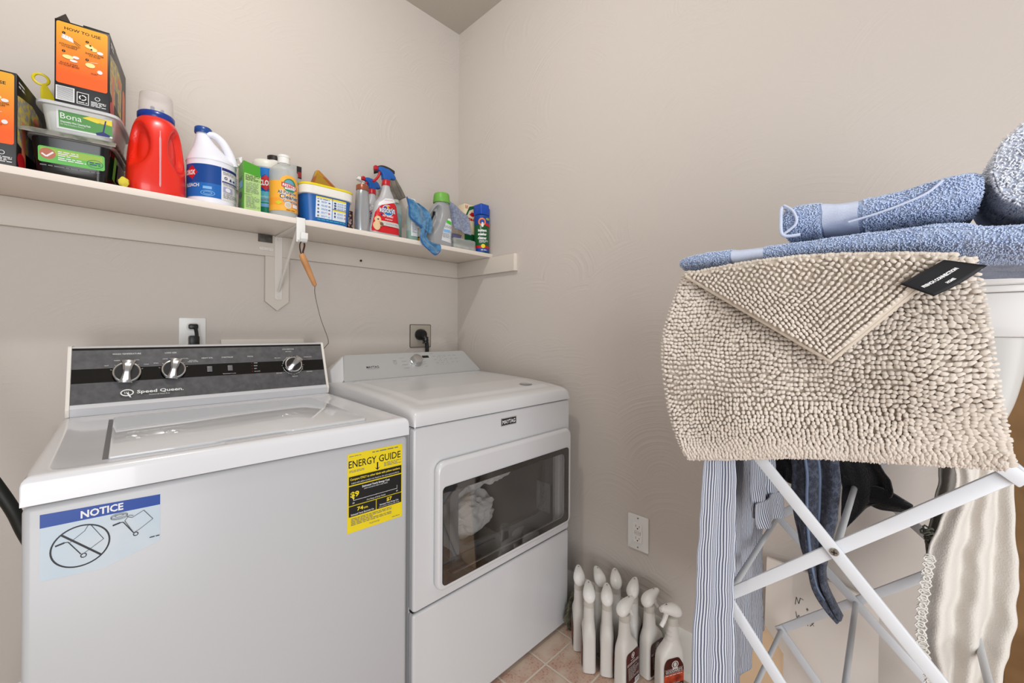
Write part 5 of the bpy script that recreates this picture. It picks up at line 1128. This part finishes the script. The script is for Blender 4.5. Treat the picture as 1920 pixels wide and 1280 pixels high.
fR = [(-1.850, .012), (-1.856, .250), (-1.866, .590), (-1.868, .962), (-1.800, 1.205)]
bL = [(-1.528, .010), (-1.533, .370), (-1.524, .660), (-1.520, .958), (-1.520, 1.225)]
bR = [(-1.842, .012), (-1.838, .360), (-1.842, .665), (-1.845, .960), (-1.795, 1.205)]
for i in range(4):
    bar('cross_bar', XF, fL[i], fR[i + 1], t, .0045, ())
    bar('cross_bar', XF, fL[i + 1], fR[i], t, -.0045, ())
    bar('cross_bar', XB, bL[i], bR[i + 1], t, .0045); bar('cross_bar', XB, bL[i + 1], bR[i], t, -.0045)
def xing(Lp, Rp, i):
    a, b, c_, d = Lp[i], Rp[i + 1], Lp[i + 1], Rp[i]
    x1, y1, x2, y2, x3, y3, x4, y4 = *a, *b, *c_, *d
    den = (x1 - x2) * (y3 - y4) - (y1 - y2) * (x3 - x4)
    return (((x1 * y2 - y1 * x2) * (x3 - x4) - (x1 - x2) * (x3 * y4 - y3 * x4)) / den, ((x1 * y2 - y1 * x2) * (y3 - y4) - (y1 - y2) * (x3 * y4 - y3 * x4)) / den)
def rod(a, b):
    bm = bmesh.new(); tube(bm, [Vector((XF + .006, *a)) - base, Vector((XB - .006, *b)) - base], .0055, 14); obj('rod', bm, RD, t)
def screw(x, p):
    p = Vector((x, *p)) - base; b4 = bmesh.new(); tube(b4, [p, p + Vector((-.0022, 0, 0))], [.0062, .0050], 24); so = obj('screw', b4, STEEL, t)
    b4 = bmesh.new(); q = p + Vector((-.0023, 0, 0)); box(b4, q.x - .0003, q.x + .0001, q.y - .0036, q.y + .0036, q.z - .0007, q.z + .0007); obj('screw_slot', b4, GAP, so)
    b4 = bmesh.new(); box(b4, q.x - .0003, q.x + .0001, q.y - .0007, q.y + .0007, q.z - .0036, q.z + .0036); obj('screw_slot', b4, GAP, so)
for i in range(5): rod(fL[i], bL[i]); rod(fR[i], bR[i])
for i in range(4):
    rod(xing(fL, fR, i), xing(bL, bR, i)); screw(XF - .0082, xing(fL, fR, i))
screw(XF - .0005, fR[3])
rod((-1.705, 1.226), (-1.69, 1.226))

# ------------------------------------------------------------------ bath mat
MATM = M('mat_beige', (216, 207, 197), .95, sheen=.1, mottle=((204, 194, 183), 12, .4, .6)); HEM = M('mat_hem', (202, 191, 177), .9)
_b = bmesh.new(); bmesh.ops.create_icosphere(_b, subdivisions=1, radius=1); _b.verts.ensure_lookup_table()
IV = np.array([v.co[:] for v in _b.verts]); IF = np.array([[v.index for v in f.verts] for f in _b.faces]); _b.free()
def pile(name, items, m, parent):
    """items: (centre, long axis dir, normal, half length, half width, half height)"""
    n = len(items); P = np.array([i[0] for i in items]); T = np.array([i[1] for i in items], float); Nn = np.array([i[2] for i in items], float); S_ = np.array([i[3:6] for i in items])
    T /= np.linalg.norm(T, axis=1, keepdims=True); Nn -= T * (Nn * T).sum(1, keepdims=True); Nn /= np.linalg.norm(Nn, axis=1, keepdims=True); B = np.cross(T, Nn)
    V = P[:, None, :] + IV[None, :, 0:1] * (T * S_[:, 0:1])[:, None, :] + IV[None, :, 1:2] * (B * S_[:, 1:2])[:, None, :] + IV[None, :, 2:3] * (Nn * S_[:, 2:3])[:, None, :]
    Fc = (IF[None] + (np.arange(n) * len(IV))[:, None, None]).reshape(-1)
    me = bpy.data.meshes.new(name); me.vertices.add(n * len(IV)); me.vertices.foreach_set('co', V.reshape(-1).astype(np.float32))
    nf = n * len(IF); me.loops.add(nf * 3); me.loops.foreach_set('vertex_index', Fc.astype(np.int32)); me.polygons.add(nf)
    me.polygons.foreach_set('loop_start', (np.arange(nf) * 3).astype(np.int32)); me.polygons.foreach_set('loop_total', np.full(nf, 3, np.int32)); me.update(calc_edges=True); me.validate()
    o = link(name, me, m, parent, ang=180); o['kind'] = 'stuff'; return o
mt = thing('bath_mat', 'beige tufted cotton bath mat hung over the rack with one corner folded down', 'bath mat', (-.60, -1.66, .9)); MB_ = Vector((-.60, -1.66, .9))
ML = spline([(-.598, -1.476, 1.250), (-.600, -1.458, 1.201), (-.602, -1.441, 1.141), (-.602, -1.438, 1.079), (-.600, -1.447, .998), (-.596, -1.461, .939), (-.592, -1.475, .905)], 8)
MR = spline([(-.598, -1.826, 1.235), (-.600, -1.834, 1.183), (-.602, -1.840, 1.130), (-.602, -1.846, 1.071), (-.600, -1.852, 1.026), (-.597, -1.857, .994), (-.594, -1.859, .980)], 8)
def mfn(u, v):
    p = poly_i(ML, v).lerp(poly_i(MR, v), u); p.x += -.004 * math.sin(u * 7 + 1.2) - .006 * math.sin(v * PI) - .003 * math.sin(u * 13 + v * 5); p.z += .006 * math.sin(u * PI) * v; return p
sheet('backing', lambda u, v: mfn(u, v) - MB_, 40, 40, HEM, mt, .004)
rn = random.Random(5); its = []
nv_, nu_ = 52, 66
for j in range(nv_):
    v = (j + .5) / nv_
    for i in range(nu_):
        u = (i + .5 + .25 * math.sin(j * .9 + i * .3)) / nu_ + rn.uniform(-.003, .003)
        vv = v + rn.uniform(-.003, .003) + .004 * math.sin(i * .45)
        p = mfn(min(max(u, 0), 1), min(max(vv, 0), 1)); nrm = Vector((-1, .1 * rn.uniform(-1, 1), .1 * rn.uniform(-1, 1)))
        right, left, low = max(0, (u - .72) / .28), max(0, (.22 - u) / .22), max(0, (v - .82) / .18)
        band = .62 < v < .82 and .12 < u < .8
        zone = noise.noise(Vector((u * 5, v * 5, 3)))
        if band: T = Vector((rn.uniform(-.1, .1), rn.uniform(-.2, .2), 1)); hl, hw, hh = .0044, .0034, .0062
        else: T = Vector((rn.uniform(-.35, .1), 1 + rn.uniform(-.3, .3), -.15 + rn.uniform(-.5, .5) + zone)); hl, hw, hh = .0046 + .0018 * right + .0008 * left, .0036, .0068
        if low > 0: T = Vector((rn.uniform(-.3, 0), rn.uniform(-.5, .5), -1)); hl = .0048 + .0020 * low; hw = .0034; hh = .0065
        its.append((p + Vector((-.0045, 0, 0)) + Vector((0, rn.uniform(-.0008, .0008), rn.uniform(-.0008, .0008))) - MB_, T, nrm, hl * rn.uniform(.85, 1.15), hw * rn.uniform(.85, 1.15), hh * rn.uniform(.85, 1.1)))
for i in range(260):   # fringe along the lower and side edges
    if i < 150: u = i / 150; p = mfn(u, 1); T = Vector((0, rn.uniform(-.4, .4), -1)); q = Vector((-.003, 0, -.003))
    else: v = (i - 150) / 110; p = mfn(1 if i % 2 else 0, v); T = Vector((0, 1, rn.uniform(-.4, .4))); q = Vector((-.003, -.003 if i % 2 else .003, 0))
    its.append((p + q - MB_, T, Vector((-1, 0, 0)), .0052 * rn.uniform(.7, 1.2), .0027, .0044))
pile('pile', its, MATM, mt)
# folded corner
TL, TR_, TP = Vector((-.628, -1.483, 1.240)), Vector((-.628, -1.812, 1.234)), Vector((-.634, -1.692, 1.100))
e1, e2 = TL - TP, TR_ - TP
bm = bmesh.new(); vs1 = []
def fl(a, b): 
    p = TP + e1 * a + e2 * b; p.x += -.004 * math.sin((a + b) * PI) + .0; p.z += .014 * max(0, a + b - .75) * 4 * math.sin(PI * a / max(a + b, .01)) if a + b > .75 else 0; return p
grid = {}
K_ = 16
for i in range(K_ + 1):
    for j in range(K_ + 1 - i): grid[i, j] = bm.verts.new(fl(i / K_, j / K_) - MB_)
for i in range(K_):
    for j in range(K_ - i):
        bm.faces.new((grid[i, j], grid[i + 1, j], grid[i, j + 1]))
        if i + j < K_ - 1: bm.faces.new((grid[i + 1, j], grid[i + 1, j + 1], grid[i, j + 1]))
o = obj('folded_corner', bm, HEM, mt, ang=180); s_ = o.modifiers.new('t', 'SOLIDIFY'); s_.thickness = .006; s_.offset = 0
its = []; n1, n2 = int(e1.length / .0068), int(e2.length / .0058)
for i in range(n1):
    for j in range(n2):
        a, b = (i + .65) / n1, (j + .65) / n2
        a += .0008 * math.sin(j); b += .3 / n2 * (i % 2)
        if a + b > 1.0: continue
        p = fl(a, b); near1 = b * e2.length < a * e1.length * .9
        top = a + b > .86; shag = .30 < a < .50 and .24 < b < .46
        T = e1 + e2 * rn.uniform(-.5, .5) if near1 else e2 + e1 * rn.uniform(-.3, .3)
        if near1: T = T.normalized() + Vector((0, -.25, .5))
        if top or shag: T = Vector((rn.uniform(-.2, .2), rn.uniform(-1, 1), rn.uniform(-1, 1)))
        its.append((p + Vector((-.0055, rn.uniform(-.0007, .0007), rn.uniform(-.0007, .0007))) - MB_, T, Vector((-1, 0, 0)), .0042 * rn.uniform(.85, 1.2), .0029 * rn.uniform(.85, 1.1), .0052))
for i in range(90):    # rounded top fold
    u = i / 89; p = TL.lerp(TR_, u); p.z += .014 * math.sin(PI * u)
    for k in range(5): its.append((p + Vector((.000 + .008 * k, rn.uniform(-.002, .002), .003 - abs(k - 1) * .0008 + rn.uniform(-.001, .001))) - MB_, Vector((rn.uniform(-.4, .4), 1, rn.uniform(-.3, .3))), Vector((-.5, 0, 1)), .0048, .003, .0042))
pile('folded_pile', its, MATM, mt)
bm = bmesh.new(); tube(bm, [TL - MB_ + Vector((-.003, 0, -.001)), TP - MB_ + Vector((-.003, 0, -.002)), TR_ - MB_ + Vector((-.003, -.001, 0))], .0034, 8); obj('hem', bm, HEM, mt)
sheet('top_strip', lambda u, v: Vector((-.600 + .16 * v, -1.480 - .345 * u, 1.2440 - .010 * u + .003 * math.sin(v * PI))) - MB_, 20, 10, HEM, mt, .006)
# care label
tg = [Vector((-.650, -1.764, 1.202)), Vector((-.651, -1.794, 1.185)), Vector((-.640, -1.838, 1.2195)), Vector((-.640, -1.803, 1.230))]
lg = sheet('woven_label', lambda u, v: tg[1].lerp(tg[2], u).lerp(tg[0].lerp(tg[3], u), v) + Vector((-.003 * math.sin(u * PI), 0, -.003 * math.sin(u * PI) * (1 - v))) - MB_, 14, 8, M('label_black', (14, 14, 20), .6), mt, .0012); lg['label'] = 'black woven brand label'
A = Art(); A.text('FRENCH CONNECTION', .48, .50, .10, PAPER, .70, bold=.06) ; A.text('HOME', .50, .24, .08, PAPER, .16, bold=.06)
def tagmap(a, b, d):
    p = tg[1].lerp(tg[2], a).lerp(tg[0].lerp(tg[3], a), b) + Vector((-.003 * math.sin(a * PI), 0, -.003 * math.sin(a * PI) * (1 - b))) - MB_
    return p + Vector((-.0011 - d, 0, 0))
A.build('label_lettering', tagmap, lg)

# ------------------------------------------------------------------ towels on top of the rack
TB1 = M('terry_blue', (182, 200, 232), .95, bump=(420, 1.0, .006), sheen=.3, mottle=((152, 174, 216), 45, .42, .62))
TB2 = M('towel_band', (196, 206, 228), .85, bump=(600, .4, .001)); TB3 = M('fuzzy_blue', (220, 226, 240), .98, bump=(300, .7, .003), sheen=.6, mottle=((192, 202, 222), 26, .4, .62))
def slab(name, st, m, parent, off=0, N=56, k=10, seed=0, amp=.0035, n=3.2, y0=None, y1=None, fold=.004):
    bm = bmesh.new(); S_ = interp([(s[0], (s[2] - s[1]) / 2 + off, (s[4] - s[3]) / 2 + off, n, (s[1] + s[2]) / 2, (s[3] + s[4]) / 2) for s in st], k)
    if y0 is not None: S_ = [s for s in S_ if y1 <= s[0] <= y0]
    rows = []
    for y, rx, rz, n_, cx, cz in S_:
        row = []
        for i in range(N):
            t_ = 2 * PI * i / N; c_, s2 = math.cos(t_), math.sin(t_); dx = math.copysign(abs(c_) ** (2 / n_), c_) * rx; dz_ = math.copysign(abs(s2) ** (2 / n_), s2) * rz
            p = Vector((cx + dx, y, cz + dz_)); nz = noise.noise_vector(Vector((p.x * 9, p.y * 14, p.z * 40 + seed))) * amp + noise.noise_vector(p * 60) * amp * .35
            p += nz; p.z += fold * math.sin((p.x * 30 + seed)) * .5
            row.append(bm.verts.new(p))
        rows.append(row)
    for p, q in zip(rows, rows[1:]):
        for i in range(N): bm.faces.new((p[i], p[(i + 1) % N], q[(i + 1) % N], q[i]))
    bm.faces.new(rows[0][::-1]); bm.faces.new(rows[-1]); return obj(name, bm, m, parent, ang=70)
st1 = [(-1.452, -.560, -.22, 1.264, 1.276), (-1.456, -.585, -.20, 1.257, 1.286), (-1.50, -.600, -.20, 1.254, 1.290), (-1.56, -.602, -.20, 1.254, 1.289), (-1.61, -.602, -.20, 1.254, 1.288), (-1.70, -.602, -.20, 1.252, 1.288), (-1.78, -.602, -.20, 1.246, 1.289), (-1.82, -.602, -.20, 1.241, 1.286), (-1.85, -.602, -.20, 1.237, 1.277), (-1.95, -.59, -.20, 1.232, 1.272), (-1.96, -.56, -.22, 1.238, 1.262)]
t = thing('blue_bath_towel', 'pale blue folded bath towel lying lowest across the top of the rack', 'towel')
slab('towel', st1, TB1, t, seed=1, amp=.003, fold=.002); slab('woven_band', st1, TB2, t, off=.0007, seed=1, amp=.003, fold=.002, y0=-1.545, y1=-1.598)
st2 = [(-1.618, -.572, -.27, 1.300, 1.345), (-1.63, -.580, -.26, 1.297, 1.352), (-1.66, -.580, -.26, 1.297, 1.354), (-1.70, -.580, -.26, 1.299, 1.347), (-1.76, -.580, -.26, 1.300, 1.350), (-1.82, -.578, -.26, 1.302, 1.362), (-1.838, -.57, -.27, 1.308, 1.358)]
t = thing('blue_hand_towel', 'pale blue towel folded on top of the bath towel, open end with a woven band', 'towel')
slab('towel', st2, TB1, t, seed=7, amp=.004, fold=.002); slab('woven_band', st2, TB2, t, off=.0007, seed=7, amp=.004, fold=.002, y0=-1.668, y1=-1.722)
bm = bmesh.new(); tube(bm, spline([(-.580, -1.645, 1.297), (-.583, -1.622, 1.299), (-.580, -1.618, 1.325), (-.574, -1.619, 1.347), (-.50, -1.618, 1.352), (-.42, -1.618, 1.350)], 8), .0026, 8)
tube(bm, spline([(-.583, -1.622, 1.300), (-.5845, -1.640, 1.315), (-.584, -1.636, 1.335), (-.578, -1.622, 1.349)], 8), .0020, 8); obj('hem', bm, TB2, t)
bm = bmesh.new(); tube(bm, spline([(-.5795, -1.705, 1.306), (-.5835, -1.745, 1.314), (-.5835, -1.785, 1.328), (-.5795, -1.803, 1.344)], 8), .0016, 8); obj('edge_fold', bm, TB2, t)
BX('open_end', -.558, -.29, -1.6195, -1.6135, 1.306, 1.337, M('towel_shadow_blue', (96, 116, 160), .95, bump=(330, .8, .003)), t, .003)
t = thing('fuzzy_towel', 'fluffy very pale blue towel rolled up at the right end of the rack top', 'towel')
bm = bmesh.new(); rows = []; NT, NX = 150, 26; cy_, cz_ = -1.912, 1.352
for i in range(NT + 1):
    th = -1.4 + 2 * PI * 1.25 * i / NT; r1 = .030 + .034 * (i / NT) ** .8
    rows.append((th, r1))
def sp(i, x, inner):
    th, r1 = rows[i]; r = r1 + (-.015 if inner else .015)
    if i < 4 or i > NT - 4: r = r1 + (-.007 if inner else .007)
    y = cy_ + .95 * r * math.cos(PI - th); z = cz_ + .92 * r * math.sin(PI - th)
    p = Vector((x, y, z)); return p + noise.noise_vector(p * 20) * .006 + noise.noise_vector(p * 70) * .0015
xsn = [-.575 + .29 * k / NX for k in range(NX + 1)]
O_ = [[bm.verts.new(sp(i, x, 0)) for x in xsn] for i in range(NT + 1)]; I_ = [[bm.verts.new(sp(i, x, 1)) for x in xsn] for i in range(NT + 1)]
for i in range(NT):
    for k in range(NX): bm.faces.new((O_[i][k], O_[i + 1][k], O_[i + 1][k + 1], O_[i][k + 1])); bm.faces.new((I_[i][k], I_[i][k + 1], I_[i + 1][k + 1], I_[i + 1][k]))
    bm.faces.new((O_[i][0], I_[i][0], I_[i + 1][0], O_[i + 1][0])); bm.faces.new((O_[i][NX], O_[i + 1][NX], I_[i + 1][NX], I_[i][NX]))
for k in range(NX): bm.faces.new((O_[0][k], O_[0][k + 1], I_[0][k + 1], I_[0][k])); bm.faces.new((O_[NT][k], I_[NT][k], I_[NT][k + 1], O_[NT][k + 1]))
obj('roll', bm, TB3, t, ang=80)

# short terry loops on the surfaces that show
OV = np.array([(1, 0, 0), (-1, 0, 0), (0, 1, 0), (0, -1, 0), (0, 0, 1), (0, 0, -1)], float); OF = np.array([(0, 2, 4), (2, 1, 4), (1, 3, 4), (3, 0, 4), (2, 0, 5), (1, 2, 5), (3, 1, 5), (0, 3, 5)])
def tufts(name, src, step, hl, hw, m, keep, seed=1, lay=.6, cap=14000):
    global IV, IF
    me = src.data; rn = np.random.default_rng(seed); me.calc_loop_triangles(); T = np.zeros(len(me.loop_triangles) * 3, int); me.loop_triangles.foreach_get('vertices', T); T = T.reshape(-1, 3)
    Vc = np.zeros(len(me.vertices) * 3); me.vertices.foreach_get('co', Vc); Vc = Vc.reshape(-1, 3); P = Vc[T]; cen = P.mean(1); k = keep(cen); P = P[k]
    nr = np.cross(P[:, 1] - P[:, 0], P[:, 2] - P[:, 0]); ar = np.linalg.norm(nr, axis=1) / 2; ok = ar > 1e-12; P = P[ok]; nr = nr[ok]; ar = ar[ok]; nr /= np.linalg.norm(nr, axis=1, keepdims=True)
    n = min(cap, int(ar.sum() / step ** 2)); idx = rn.choice(len(P), n, p=ar / ar.sum()); a = rn.random((n, 2)); a = np.where(a.sum(1, keepdims=True) > 1, 1 - a, a)
    C0 = P[idx, 0] + (P[idx, 1] - P[idx, 0]) * a[:, :1] + (P[idx, 2] - P[idx, 0]) * a[:, 1:]
    N0 = nr[idx]; D0 = N0 * (1 - lay) + rn.normal(0, .35, (n, 3)) + np.array([0, -.1, -lay]) * .6
    its = [(c + n_ * hl * .5, d, np.cross(d, (.3, .8, .5)), hl * q, hw, hw) for c, n_, d, q in zip(C0, N0, D0, rn.uniform(.7, 1.3, n))]
    keepI = (IV, IF); IV, IF = OV, OF; o = pile(name, its, m, src.parent); IV, IF = keepI; return o
def kid(root, nm): return [c for c in bpy.data.objects[root].children if c.name.split('.')[0] == nm][0]
nb = lambda y0, y1: (lambda c: (c[:, 0] < -.50) & ~((c[:, 1] < y0) & (c[:, 1] > y1)))
tufts('terry_loops', kid('blue_bath_towel', 'towel'), .0023, .0020, .0010, M('loop_blue', (196, 213, 244), .95, sheen=.3), nb(-1.545, -1.598), 1)
tufts('terry_loops', kid('blue_hand_towel', 'towel'), .0023, .0020, .0010, M('loop_blue', (196, 213, 244), .95, sheen=.3), nb(-1.668, -1.722), 2)
tufts('fluff', kid('fuzzy_towel', 'roll'), .0021, .0034, .0011, M('loop_pale', (236, 241, 250), .98, sheen=.4), lambda c: c[:, 0] < -.42, 3, .35, 22000)

# ------------------------------------------------------------------ garments hanging on the rack
STR = stripe_mat('stripe_grey_blue', (200, 203, 212), (80, 86, 104), 62); STR2 = stripe_mat('stripe_dark', (190, 190, 188), (84, 84, 86), 40)
t = thing('striped_shirt', 'grey blue and white pinstriped shirt hanging from the left side of the rack', 'shirt')
Fn = lr([(-.590, -1.520, 1.00), (-.600, -1.508, .90), (-.616, -1.506, .78), (-.632, -1.505, .65), (-.645, -1.506, .50), (-.650, -1.507, .36)], [(-.566, -1.548, 1.00), (-.566, -1.5515, .90), (-.568, -1.5515, .80), (-.575, -1.5515, .62), (-.572, -1.552, .50), (-.562, -1.55, .36)], .004, 2.2, (.5, 1, 0), .4, 1)
sheet('front_panel', Fn, 60, 60, STR, t, .002, uv=(.34, 1), seed=1, wr=.0022, wsc=30)
Gn = lr([(-.555, -1.512, 1.00), (-.555, -1.508, .85), (-.555, -1.505, .66), (-.552, -1.504, .50), (-.548, -1.505, .36)], [(-.150, -1.500, 1.00), (-.145, -1.498, .80), (-.150, -1.498, .60), (-.145, -1.498, .50), (-.150, -1.500, .40), (-.152, -1.502, .365)], .006, 4.2, (0, 1, 0), 0, .8)
sheet('back_panel', Gn, 110, 60, STR, t, .002, uv=(1.35, 1), seed=4, wr=.003, wsc=35)
Hn = lr([(-.50, -1.556, .97), (-.51, -1.562, .90), (-.525, -1.568, .83), (-.520, -1.570, .795)], [(-.36, -1.556, .97), (-.375, -1.562, .90), (-.39, -1.570, .82), (-.385, -1.572, .778)], .007, 1.6, (0, 1, 0), 1, .5)
sheet('sleeve', Hn, 40, 40, STR, t, .003, uv=(.42, 1), seed=6, wr=.003, wsc=40)
sheet('cuff', lr([(-.528, -1.574, .825), (-.530, -1.576, .800), (-.522, -1.577, .778)], [(-.378, -1.578, .812), (-.372, -1.580, .785), (-.368, -1.580, .758)], .006, 1.6, (0, 1, 0), 1, .5), 40, 14, STR, t, .003, uv=(.42, 1), seed=8, wr=.002)
NAVY = M('terry_slate', (50, 56, 72), .95, bump=(330, 1.0, .004), sheen=.2, mottle=((78, 84, 100), 120, .45, .6)); NAV2 = M('piping_slate', (104, 120, 146), .8)
t = thing('slate_towel', 'slate blue towel with piped edges hanging to a point inside the rack', 'towel')
sheet('towel', lr([(-.335, -1.560, 1.00), (-.335, -1.590, .86), (-.335, -1.590, .789), (-.335, -1.598, .730), (-.338, -1.614, .662), (-.338, -1.626, .610), (-.335, -1.650, .578), (-.33, -1.668, .562)], [(-.325, -1.655, 1.00), (-.325, -1.668, .88), (-.325, -1.670, .812), (-.325, -1.660, .734), (-.33, -1.649, .674), (-.33, -1.650, .631), (-.33, -1.664, .594), (-.33, -1.674, .572)], .012, 1.8, (1, 0, 0), .5, .8), 40, 70, NAVY, t, .006, seed=2, wr=.002)
for dy, w_ in ((.35, 0), (.58, 0)):
    f0 = lr([(-.335, -1.560, 1.00), (-.335, -1.590, .86), (-.335, -1.590, .789), (-.335, -1.598, .730), (-.338, -1.614, .662), (-.338, -1.626, .610), (-.335, -1.650, .578), (-.33, -1.668, .562)], [(-.325, -1.655, 1.00), (-.325, -1.668, .88), (-.325, -1.670, .812), (-.325, -1.660, .734), (-.33, -1.649, .674), (-.33, -1.650, .631), (-.33, -1.664, .594), (-.33, -1.674, .572)], .012, 1.8, (1, 0, 0), .5, .8)
    bm = bmesh.new(); tube(bm, [Vector(f0(dy + .12 * v * v, v)) + Vector((-.005, 0, 0)) for v in [i / 30 for i in range(25)]], .0028, 8); obj('piping', bm, NAV2, t)
BLKC = M('cloth_black', (20, 20, 26), .95, bump=(300, .8, .003), sheen=.3)
t = thing('black_garment', 'black garment spreading sideways behind the slate towel in the rack', 'garment')
sheet('garment', lr([(-.245, -1.60, 1.00), (-.24, -1.640, .90), (-.235, -1.660, .83), (-.235, -1.668, .76), (-.235, -1.664, .69)], [(-.22, -1.70, 1.00), (-.22, -1.722, .868), (-.22, -1.742, .832), (-.222, -1.742, .800), (-.225, -1.680, .765)], .010, 1.5, (1, 0, 0), .2, .8), 40, 40, BLKC, t, .005, seed=3, wr=.003)
sheet('lower_wing', lr([(-.228, -1.664, .83), (-.228, -1.690, .81), (-.228, -1.730, .815), (-.228, -1.773, .792)], [(-.228, -1.664, .700), (-.228, -1.686, .778), (-.228, -1.726, .772), (-.228, -1.776, .783)], .005, 1, (1, 0, 0)), 20, 40, BLKC, t, .008, seed=5, wr=.002)
sheet('left_part', lr([(-.262, -1.505, 1.00), (-.262, -1.52, .86), (-.262, -1.530, .80)], [(-.26, -1.595, 1.00), (-.26, -1.60, .87), (-.26, -1.588, .795)], .006, 2, (1, 0, 0)), 24, 24, BLKC, t, .005, seed=9, wr=.002)
CRMC = M('knit_cream', (214, 209, 202), .92, bump=(420, .5, .002), sheen=.2); LACE = M('lace_white', (228, 226, 220), .9)
t = thing('white_lace_shirt', 'off white knit shirt with a lace edge hanging at the right of the rack', 'shirt')
wl = [(-.40, -1.806, 1.00), (-.40, -1.826, .908), (-.40, -1.812, .83), (-.40, -1.798, .78), (-.40, -1.792, .712), (-.40, -1.787, .644), (-.40, -1.795, .59), (-.40, -1.802, .50), (-.40, -1.81, .38)]
wr_ = [(-.33, -1.88, 1.00), (-.33, -1.888, .923), (-.33, -1.889, .855), (-.33, -1.892, .788), (-.33, -1.892, .711), (-.33, -1.886, .639), (-.33, -1.878, .575), (-.33, -1.865, .50), (-.33, -1.855, .38)]
wf = lr(wl, wr_, .016, 2.6, (1, .15, 0), .8, .5)
sheet('body', wf, 90, 90, CRMC, t, .003, seed=11, wr=.004, wsc=25)
bm = bmesh.new(); W2 = spline([(-.408, -1.799, .770), (-.410, -1.793, .712), (-.412, -1.789, .650), (-.412, -1.795, .600), (-.410, -1.800, .56), (-.405, -1.785, .545)], 14)
for i in range(0, len(W2) - 1):
    c_ = W2[i]; a = i * 1.9
    tube(bm, [c_ + Vector((-.004 * abs(math.sin(a)), .0055 * math.sin(2 * PI * k / 8) * (1 + .3 * math.sin(a)) + .003, .0045 * math.cos(2 * PI * k / 8))) for k in range(9)], .0011, 5)
obj('lace_edge', bm, LACE, t)
GRYC = M('cloth_taupe', (128, 124, 118), .92, bump=(300, .5, .002), mottle=((104, 102, 96), 10, .4, .6))
t = thing('grey_garment', 'dark grey garment with a ruffled edge hanging behind the white shirt', 'garment')
sheet('garment', lr([(-.20, -1.795, 1.00), (-.20, -1.811, .874), (-.20, -1.806, .803), (-.20, -1.795, .715), (-.20, -1.797, .64), (-.20, -1.80, .60)], [(-.19, -1.875, 1.00), (-.19, -1.87, .883), (-.19, -1.862, .796), (-.19, -1.85, .705), (-.19, -1.84, .64), (-.19, -1.835, .61)], .010, 2.5, (1, 0, 0), 0, .7), 50, 50, GRYC, t, .003, seed=15, wr=.003)
bm = bmesh.new()
for k in range(26):
    a = k * 1.7; c_ = Vector((-.215 - .004 * math.sin(a), -1.796 - .0012 * k * .8 + .006 * math.sin(a * 1.3), .748 - .0022 * k + .004 * math.cos(a)))
    tube(bm, [c_ + Vector((.006 * math.cos(q), .007 * math.sin(q), .003 * math.sin(2 * q))) for q in [2 * PI * m_ / 9 for m_ in range(9)]], .0018, 5)
obj('ruffle', bm, M('ruffle_olive', (96, 96, 84), .9), t)

# ------------------------------------------------------------------ things behind the rack
t = thing('foam_board', 'off white board with handwriting leaning on the wall behind the rack', 'board')
BRD = M('board_white', (222, 214, 206), .6)
bm = bmesh.new(); o_ = [(-1.478, .001), (-1.716, .001), (-1.716, .478), (-1.652, .492), (-1.478, .500)]
lean = lambda y, z, d: Vector((-.090 + .052 * (z / .5) - d, y, z))
v1 = [bm.verts.new(lean(y, z, 0)) for y, z in o_]; v2 = [bm.verts.new(lean(y, z, -.008)) for y, z in o_]
bm.faces.new(v1); bm.faces.new(v2[::-1])
for i in range(5): bm.faces.new((v1[i], v2[i], v2[(i + 1) % 5], v1[(i + 1) % 5]))
obj('panel', bm, BRD, t, smooth=False)
A = Art(); W_ = lambda pts, k=.0012: A.pl(pts, k, INK)
W_([(.070, .405), (.072, .425), (.078, .410), (.081, .426), (.088, .424)]); W_([(.094, .404), (.100, .404)]); W_([(.097, .400), (.097, .408)])
W_([(.072, .388), (.075, .372), (.079, .382), (.083, .372), (.086, .381)]); W_([(.098, .378), (.092, .376), (.092, .370), (.098, .371), (.099, .364)]); W_([(.103, .380), (.112, .370)]); W_([(.106, .370), (.104, .366), (.112, .379)])
A.build('handwriting', lambda a, b, d: lean(-1.478 - a, b, d + .0004), t)
t = thing('cardboard_sheet', 'tan cardboard sheet leaning low against the wall left of the white board', 'cardboard')
bm = bmesh.new(); CB = M('cardboard_tan', (206, 178, 146), .7)
for pl_, x0 in (([(-1.40, .001), (-1.530, .001), (-1.530, .285), (-1.482, .345), (-1.455, .335)], -.1005),):
    a_ = [bm.verts.new((x0 + .03 * z, y, z)) for y, z in pl_]; b_q = [bm.verts.new((x0 - .004 + .03 * z, y, z)) for y, z in pl_]
    bm.faces.new(a_); bm.faces.new(b_q[::-1])
    for i in range(len(a_)): bm.faces.new((a_[i], b_q[i], b_q[(i + 1) % len(a_)], a_[(i + 1) % len(a_)]))
obj('sheet', bm, CB, t, smooth=False)
t = thing('wall_tub', 'white plastic tub with a moulded rim on the wall behind the bath mat', 'tub', (-.06, -1.84, 0))
TUBW = M('tub_gloss_white', (216, 214, 212), .3)
bm = bmesh.new(); box(bm, -.052, .036, -.105, .085, 1.236, 1.256, .004, 3); box(bm, -.048, .036, -.100, .082, 1.222, 1.236, .003, 2); obj('rim', bm, TUBW, t)
BX('apron', -.044, .036, -.102, .080, 1.132, 1.2215, TUBW, t, .004)
bm = bmesh.new(); LO = [(1.1315, .090, .034), (1.06, .082, .032), (.99, .068, .028), (.93, .045, .022), (.905, .020, .012)]
loft(bm, interp([(z, .034 if 1 else 0, ry, 4, 0.000, -.010 + (ry - .09) * -.0) for z, ry, _ in LO], 6), 48); obj('basin', bm, M('tub_shade_white', (206, 204, 200), .35), t)
BX('wall_mount', .030, .0595, -.045, .07, 1.15, 1.22, TUBW, t, .002)
